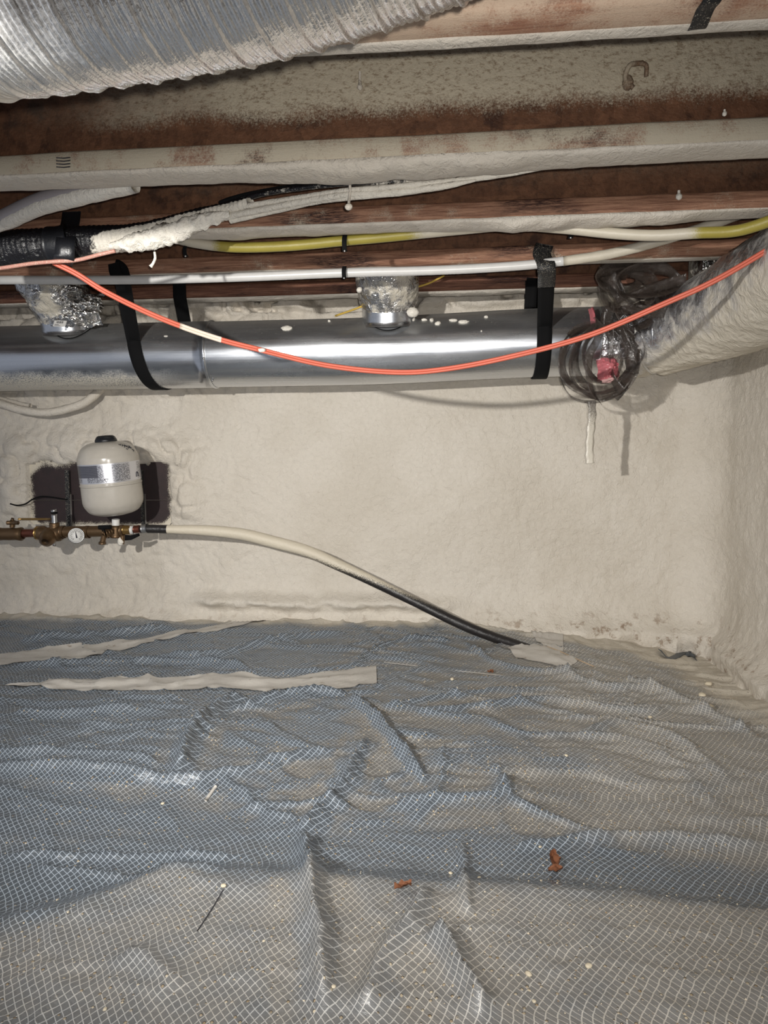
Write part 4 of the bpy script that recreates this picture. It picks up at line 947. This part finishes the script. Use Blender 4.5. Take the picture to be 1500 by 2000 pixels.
cv3 = gm.to_3x3().inverted() @ Vector((0, 0, 1)); ua = math.atan2(cv3.y, cv3.x)
mk('needle', *tube(np.array([np.array(gm @ Vector((r_*math.cos(ua+.15), r_*math.sin(ua+.15), .0022))) for r_ in (-.010, .0, .010, .016)]), [.0024, .0028, .0012, .0006], 6), M['ink'], gb)
# tank tee, relief valve, unions
cyl('tank_tee', mp(226, 1026), mp(226, 1050), .0195, 'brass'); cyl('tape_thread', mp(226, 1014), mp(226, 1026), .0145, 'white'); 
cyl('relief_arm', mp(222, 1040), mp(205, 1046, -.03), .011, 'brass')
for k in range(4): cyl('spring_coil', mp(219-k*5, 1038+k*1.6, -.012-.006*k), mp(217-k*5, 1038.6+k*1.6, -.014-.006*k), .0145, 'brass')
cyl('outlet_spout', mp(204, 1044, -.03), mp(200, 1060, -.03), .010, 'brass'); cyl('outlet_nut', mp(200, 1058, -.03), mp(200, 1063, -.03), .0135, 'brass', seg=6)
cyl('black_lever', mp(193, 1030, -.03), mp(216, 1029, -.03), .008, 'black'); cyl('lever_stem', mp(200, 1031, -.03), mp(204, 1040, -.03), .006, 'black')
cyl('brass_nut', mp(236, 1036), mp(242, 1036), .022, 'brass', seg=8); cyl('bright_union', mp(241, 1035), mp(256, 1035), .0185, 'brass_b', seg=8)
mk('thread_tape', *tube(np.array([mp(255, 1035), mp(262, 1035)]), .0165, 16, fn=lambda tt, aa, rr, P: rr*(1+.1*vn(aa*4, tt*300))), M['white'], t)
cyl('copper_nut', mp(262, 1034), mp(274, 1033), .015, 'copper', seg=8); cyl('hose_clamp', mp(278, 1033), mp(288, 1032), .018, 'steel')
cyl('drain_cock', mp(240, 1044), mp(238, 1062), .009, 'brass'); mk('foamed_cap', *blob(mp(236, 1057), (.013, .013, .018), 4, 14, .2), M['foam_pale'], t)
mk('valve_handle', *join(ribbon(np.array([mp(244, 1050, -.01), mp(256, 1050, -.01), mp(272, 1044, -.01)]), (0, .2, 1), [.022, .018, .010], .004)), M['black'], t)

# black water hose to the floor
hp = path_px([(276,1033,2.645),(300,1033,2.65),(340,1034,2.66),(400,1036,2.68),(470,1043,2.70),(540,1060,2.71),(600,1077,2.715),(660,1103,2.72),(740,1141,2.71),(820,1180,2.69),(900,1219,2.67),(960,1243,2.66),(1036,1268,2.66)], 14)
V, F, tt, aa = tube(hp, [.0165, .0165, .0205, .0225, .0235, .0235, .0225, .0205, .019, .0185, .019, .019, .019, .017], 20, fn=lambda tt, aa, rr, P: rr*(1+.05*fbm(tt*20, np.cos(aa), np.sin(aa), 3, 8)), step=.006, ret=True)
tag(mk('water_hose', V, F, M['hose'], None, True, None, dict(t=tt/tt.max())), 'black hose from the manifold down to the liner, first half coated in cream foam', 'hose')

# foam covered cable loop on the wall, left below the duct
for pts, r in (([(-70,772,2.80),(0,788,2.79),(40,800,2.79),(90,806,2.79),(140,796,2.80),(175,780,2.81),(215,742,2.84)], .017),):
    tag(mk('foamed_cable', *tube(path_px(pts, 12), r, 16, fn=lambda tt, aa, rr, P: rr*(1+.10*fbm(tt*40, np.cos(aa), np.sin(aa), 4, 3)), step=.006), M['foam']), 'foam-coated cable drooping on the wall just below the duct, far left', 'cable')
    pts2 = [(a_, b_-16-(.0 if a_ < 0 else .05*a_*0), c_+.02) for a_, b_, c_ in pts[:5]]
tag(mk('wall_cord', *tube(path_px([(-70,762,2.82),(0,778,2.82),(30,786,2.82),(60,793,2.815)], 12), .009, 12, fn=lambda tt, aa, rr, P: rr*(1+.12*fbm(tt*40, np.cos(aa), np.sin(aa), 4, 3))), M['foam']), 'thinner foam-coated cord above the drooping foamed cable on the left wall', 'cable')

# ================================================================= DEBRIS ON THE LINER
def on_sheet(px, py):
    q = fl(px, py); h = float(sheet_h(np.array([q[0]]), np.array([q[1]]))[0]); q = pZ(px, py, h); h = float(sheet_h(np.array([q[0]]), np.array([q[1]]))[0]); return np.array([q[0], q[1], h])
crumbs = [
 (437,1733,13,'largest cream foam crumb on the left of the sheet, ending a dark straw'),
 (205,1973,11,'cream foam crumb closest to the bottom left corner'), (651,1927,12,'cream foam crumb at the bottom just right of the vertical fold'),
 (1032,1904,16,'big oval foam crumb in the bottom right quarter of the sheet'), (1150,1889,15,'elongated foam crumb slightly right of the big oval one'),
 (1043,1957,10,'small foam crumb straight below the big oval one'), (1055,1662,8,'foam crumb just left of the rust-brown leaf scrap'),
 (880,1688,9,'upper of two foam crumbs in the dark dip at the middle of the sheet'), (936,1700,8,'right-hand one of two foam crumbs in the dark dip mid-sheet'),
 (1384,1335,14,'round foam crumb by the right wall, topmost of three'), (1372,1361,18,'long foam crumb by the right wall, middle one of three'),
 (1387,1377,14,'oval foam crumb by the right wall, lowest of three'), (883,1333,9,'round foam crumb on the sheet right of the square tape end'),
 (318,1581,9,'foam crumb left of the short grey splinter'), (133,1783,7,'foam crumb on the edge of the dark area at far left'),
 (1270,1403,9,'foam crumb on the sheet below the torn liner edge'), (1106,1481,8,'foam crumb alone on the upper right half of the sheet'),
 (515,1839,7,'small foam crumb midway between the straw crumb and the vertical fold')]
protos = []
for k in range(4):
    V, F = blob((0, 0, 0), (1, .8, .5), k+60, 12, .35); protos.append(V)
first = {}
for k, (px, py, s_, lab) in enumerate(crumbs):
    q = on_sheet(px, py); size = s_*q[1]/1400*.5; kk = k % 4
    if kk not in first:
        o = mk('foam_crumb', protos[kk], blob((0, 0, 0), (1, .8, .5), 0, 12)[1], M['crumb'], None); first[kk] = o
    else:
        o = first[kk].copy(); C.objects.link(o)
    o.location = (q[0], q[1], q[2]-size*.1); o.scale = (size, size, size); o.rotation_euler = (0, 0, k*1.7)
    o['category'] = 'foam crumb'; o['group'] = 'foam crumbs scattered on the plastic sheet'
    o['label'] = lab
def leaf(px, py, label, s_=1.0, rot=0):
    q = on_sheet(px, py); a, b = np.meshgrid(np.linspace(-1, 1, 14), np.linspace(-1, 1, 12), indexing='ij')
    w_ = .45*(1-a*a)**.6*(1+.5*fbm(a*4, b*2, 0, 3, int(px))); x = a*.028*s_; y = b*w_*.022*s_
    z = .006+.006*fbm(a*2, b*2, 0, 3, int(px)+1)+.006*b*b; cr, sr = math.cos(rot), math.sin(rot)
    V = np.stack([q[0]+x*cr-y*sr, q[1]+x*sr+y*cr, q[2]+z], -1).reshape(-1, 3); F = grid(14, 12); n = len(V)
    tag(mk('leaf_scrap', np.vstack([V, V-np.array([0, 0, .0012])]), F+[tuple(i+n for i in r_[::-1]) for r_ in F], M['leaf']), label, 'leaf')
leaf(1083, 1680, 'rust-brown dry leaf scrap standing up on the right half of the sheet', 1.0, 1.5); leaf(787, 1737, 'small orange-brown leaf scrap at the middle of the sheet near a fold', .55, .4)
leaf(958, 1316, 'pale brown scrap on the sheet in front of the tape patches', .35, 0); leaf(1085, 1690, 'brown crumpled leaf bit touching the larger leaf scrap', .5, .2)
def twig(pts, r, label, mat='ink', cat='stick'):
    P = smoothpath([on_sheet(*p)+np.array([0, 0, r]) for p in pts], 6); tag(mk('twig', *tube(P, r, 6), M[mat]), label, cat)
twig([(436,1740),(415,1775),(385,1820)], .0009, 'thin dark straw trailing from the largest foam crumb')
twig([(402,1572),(422,1554)], .004, 'short grey splinter on the left part of the sheet', 'tape', 'splinter')
M['strand'] = m_plain('tan_strand', (.42, .31, .20), .7)
twig([(1040,1258),(1060,1262),(1090,1272),(1130,1290),(1160,1302)], .0022, 'long tan strand lying across the pale tape patches', 'strand', 'strand')
twig([(750,1290),(900,1310),(1010,1322)], .0008, 'fine pale thread across the sheet left of the hose end', 'tape', 'thread')
# torn flap of liner at right corner, dark hole edge
q = [on_sheet(*p) for p in ((1290,1276),(1310,1284),(1335,1276),(1352,1284),(1360,1290))]
P = smoothpath([a_+np.array([0, .0, .004]) for a_ in q], 6); o = mk('torn_edge', *ribbon(P, (0, -1, .06), .030, .002), m_plain('liner_torn', (.09, .10, .11), .5), liner)
# grit : thousands of specks
rs = np.random.RandomState(5); N = 12000; GX = rs.uniform(-1.0, .88, N); GY = rs.uniform(.88, 2.7, N)
dens = .10+.9*ss(-.5, .5, GX+.3*fbm(GX*4, GY*4, 0, 2, 5))*(.45+.55*ss(.0, .35, fbm(GX*5, GY*6, 0, 3, 6))); keep = rs.rand(N) < dens; GX, GY = GX[keep], GY[keep]; GH = sheet_h(GX, GY)
tv = np.array([(1, 0, 0), (-.5, .87, 0), (-.5, -.87, 0), (0, 0, 1.0), (0, 0, -.6)]); tf = [(0, 1, 3), (1, 2, 3), (2, 0, 3), (1, 0, 4), (2, 1, 4), (0, 2, 4)]
V = []; F = []
for i in range(len(GX)):
    s_ = .0008+.0024*rs.rand()**4; a = rs.rand()*6.28; ca, sa = math.cos(a), math.sin(a); v_ = tv*s_*np.array([1, .7, .6]); v_ = np.stack([v_[:, 0]*ca-v_[:, 1]*sa, v_[:, 0]*sa+v_[:, 1]*ca, v_[:, 2]], -1)
    F += [tuple(j+5*i for j in q_) for q_ in tf]; V.append(v_+np.array([GX[i], GY[i], GH[i]+s_*.3]))
tag(mk('foam_grit', np.vstack(V), F, M['grit'], None, False), 'fine tan grit and foam dust sprinkled over the plastic sheet', 'grit', kind='stuff')
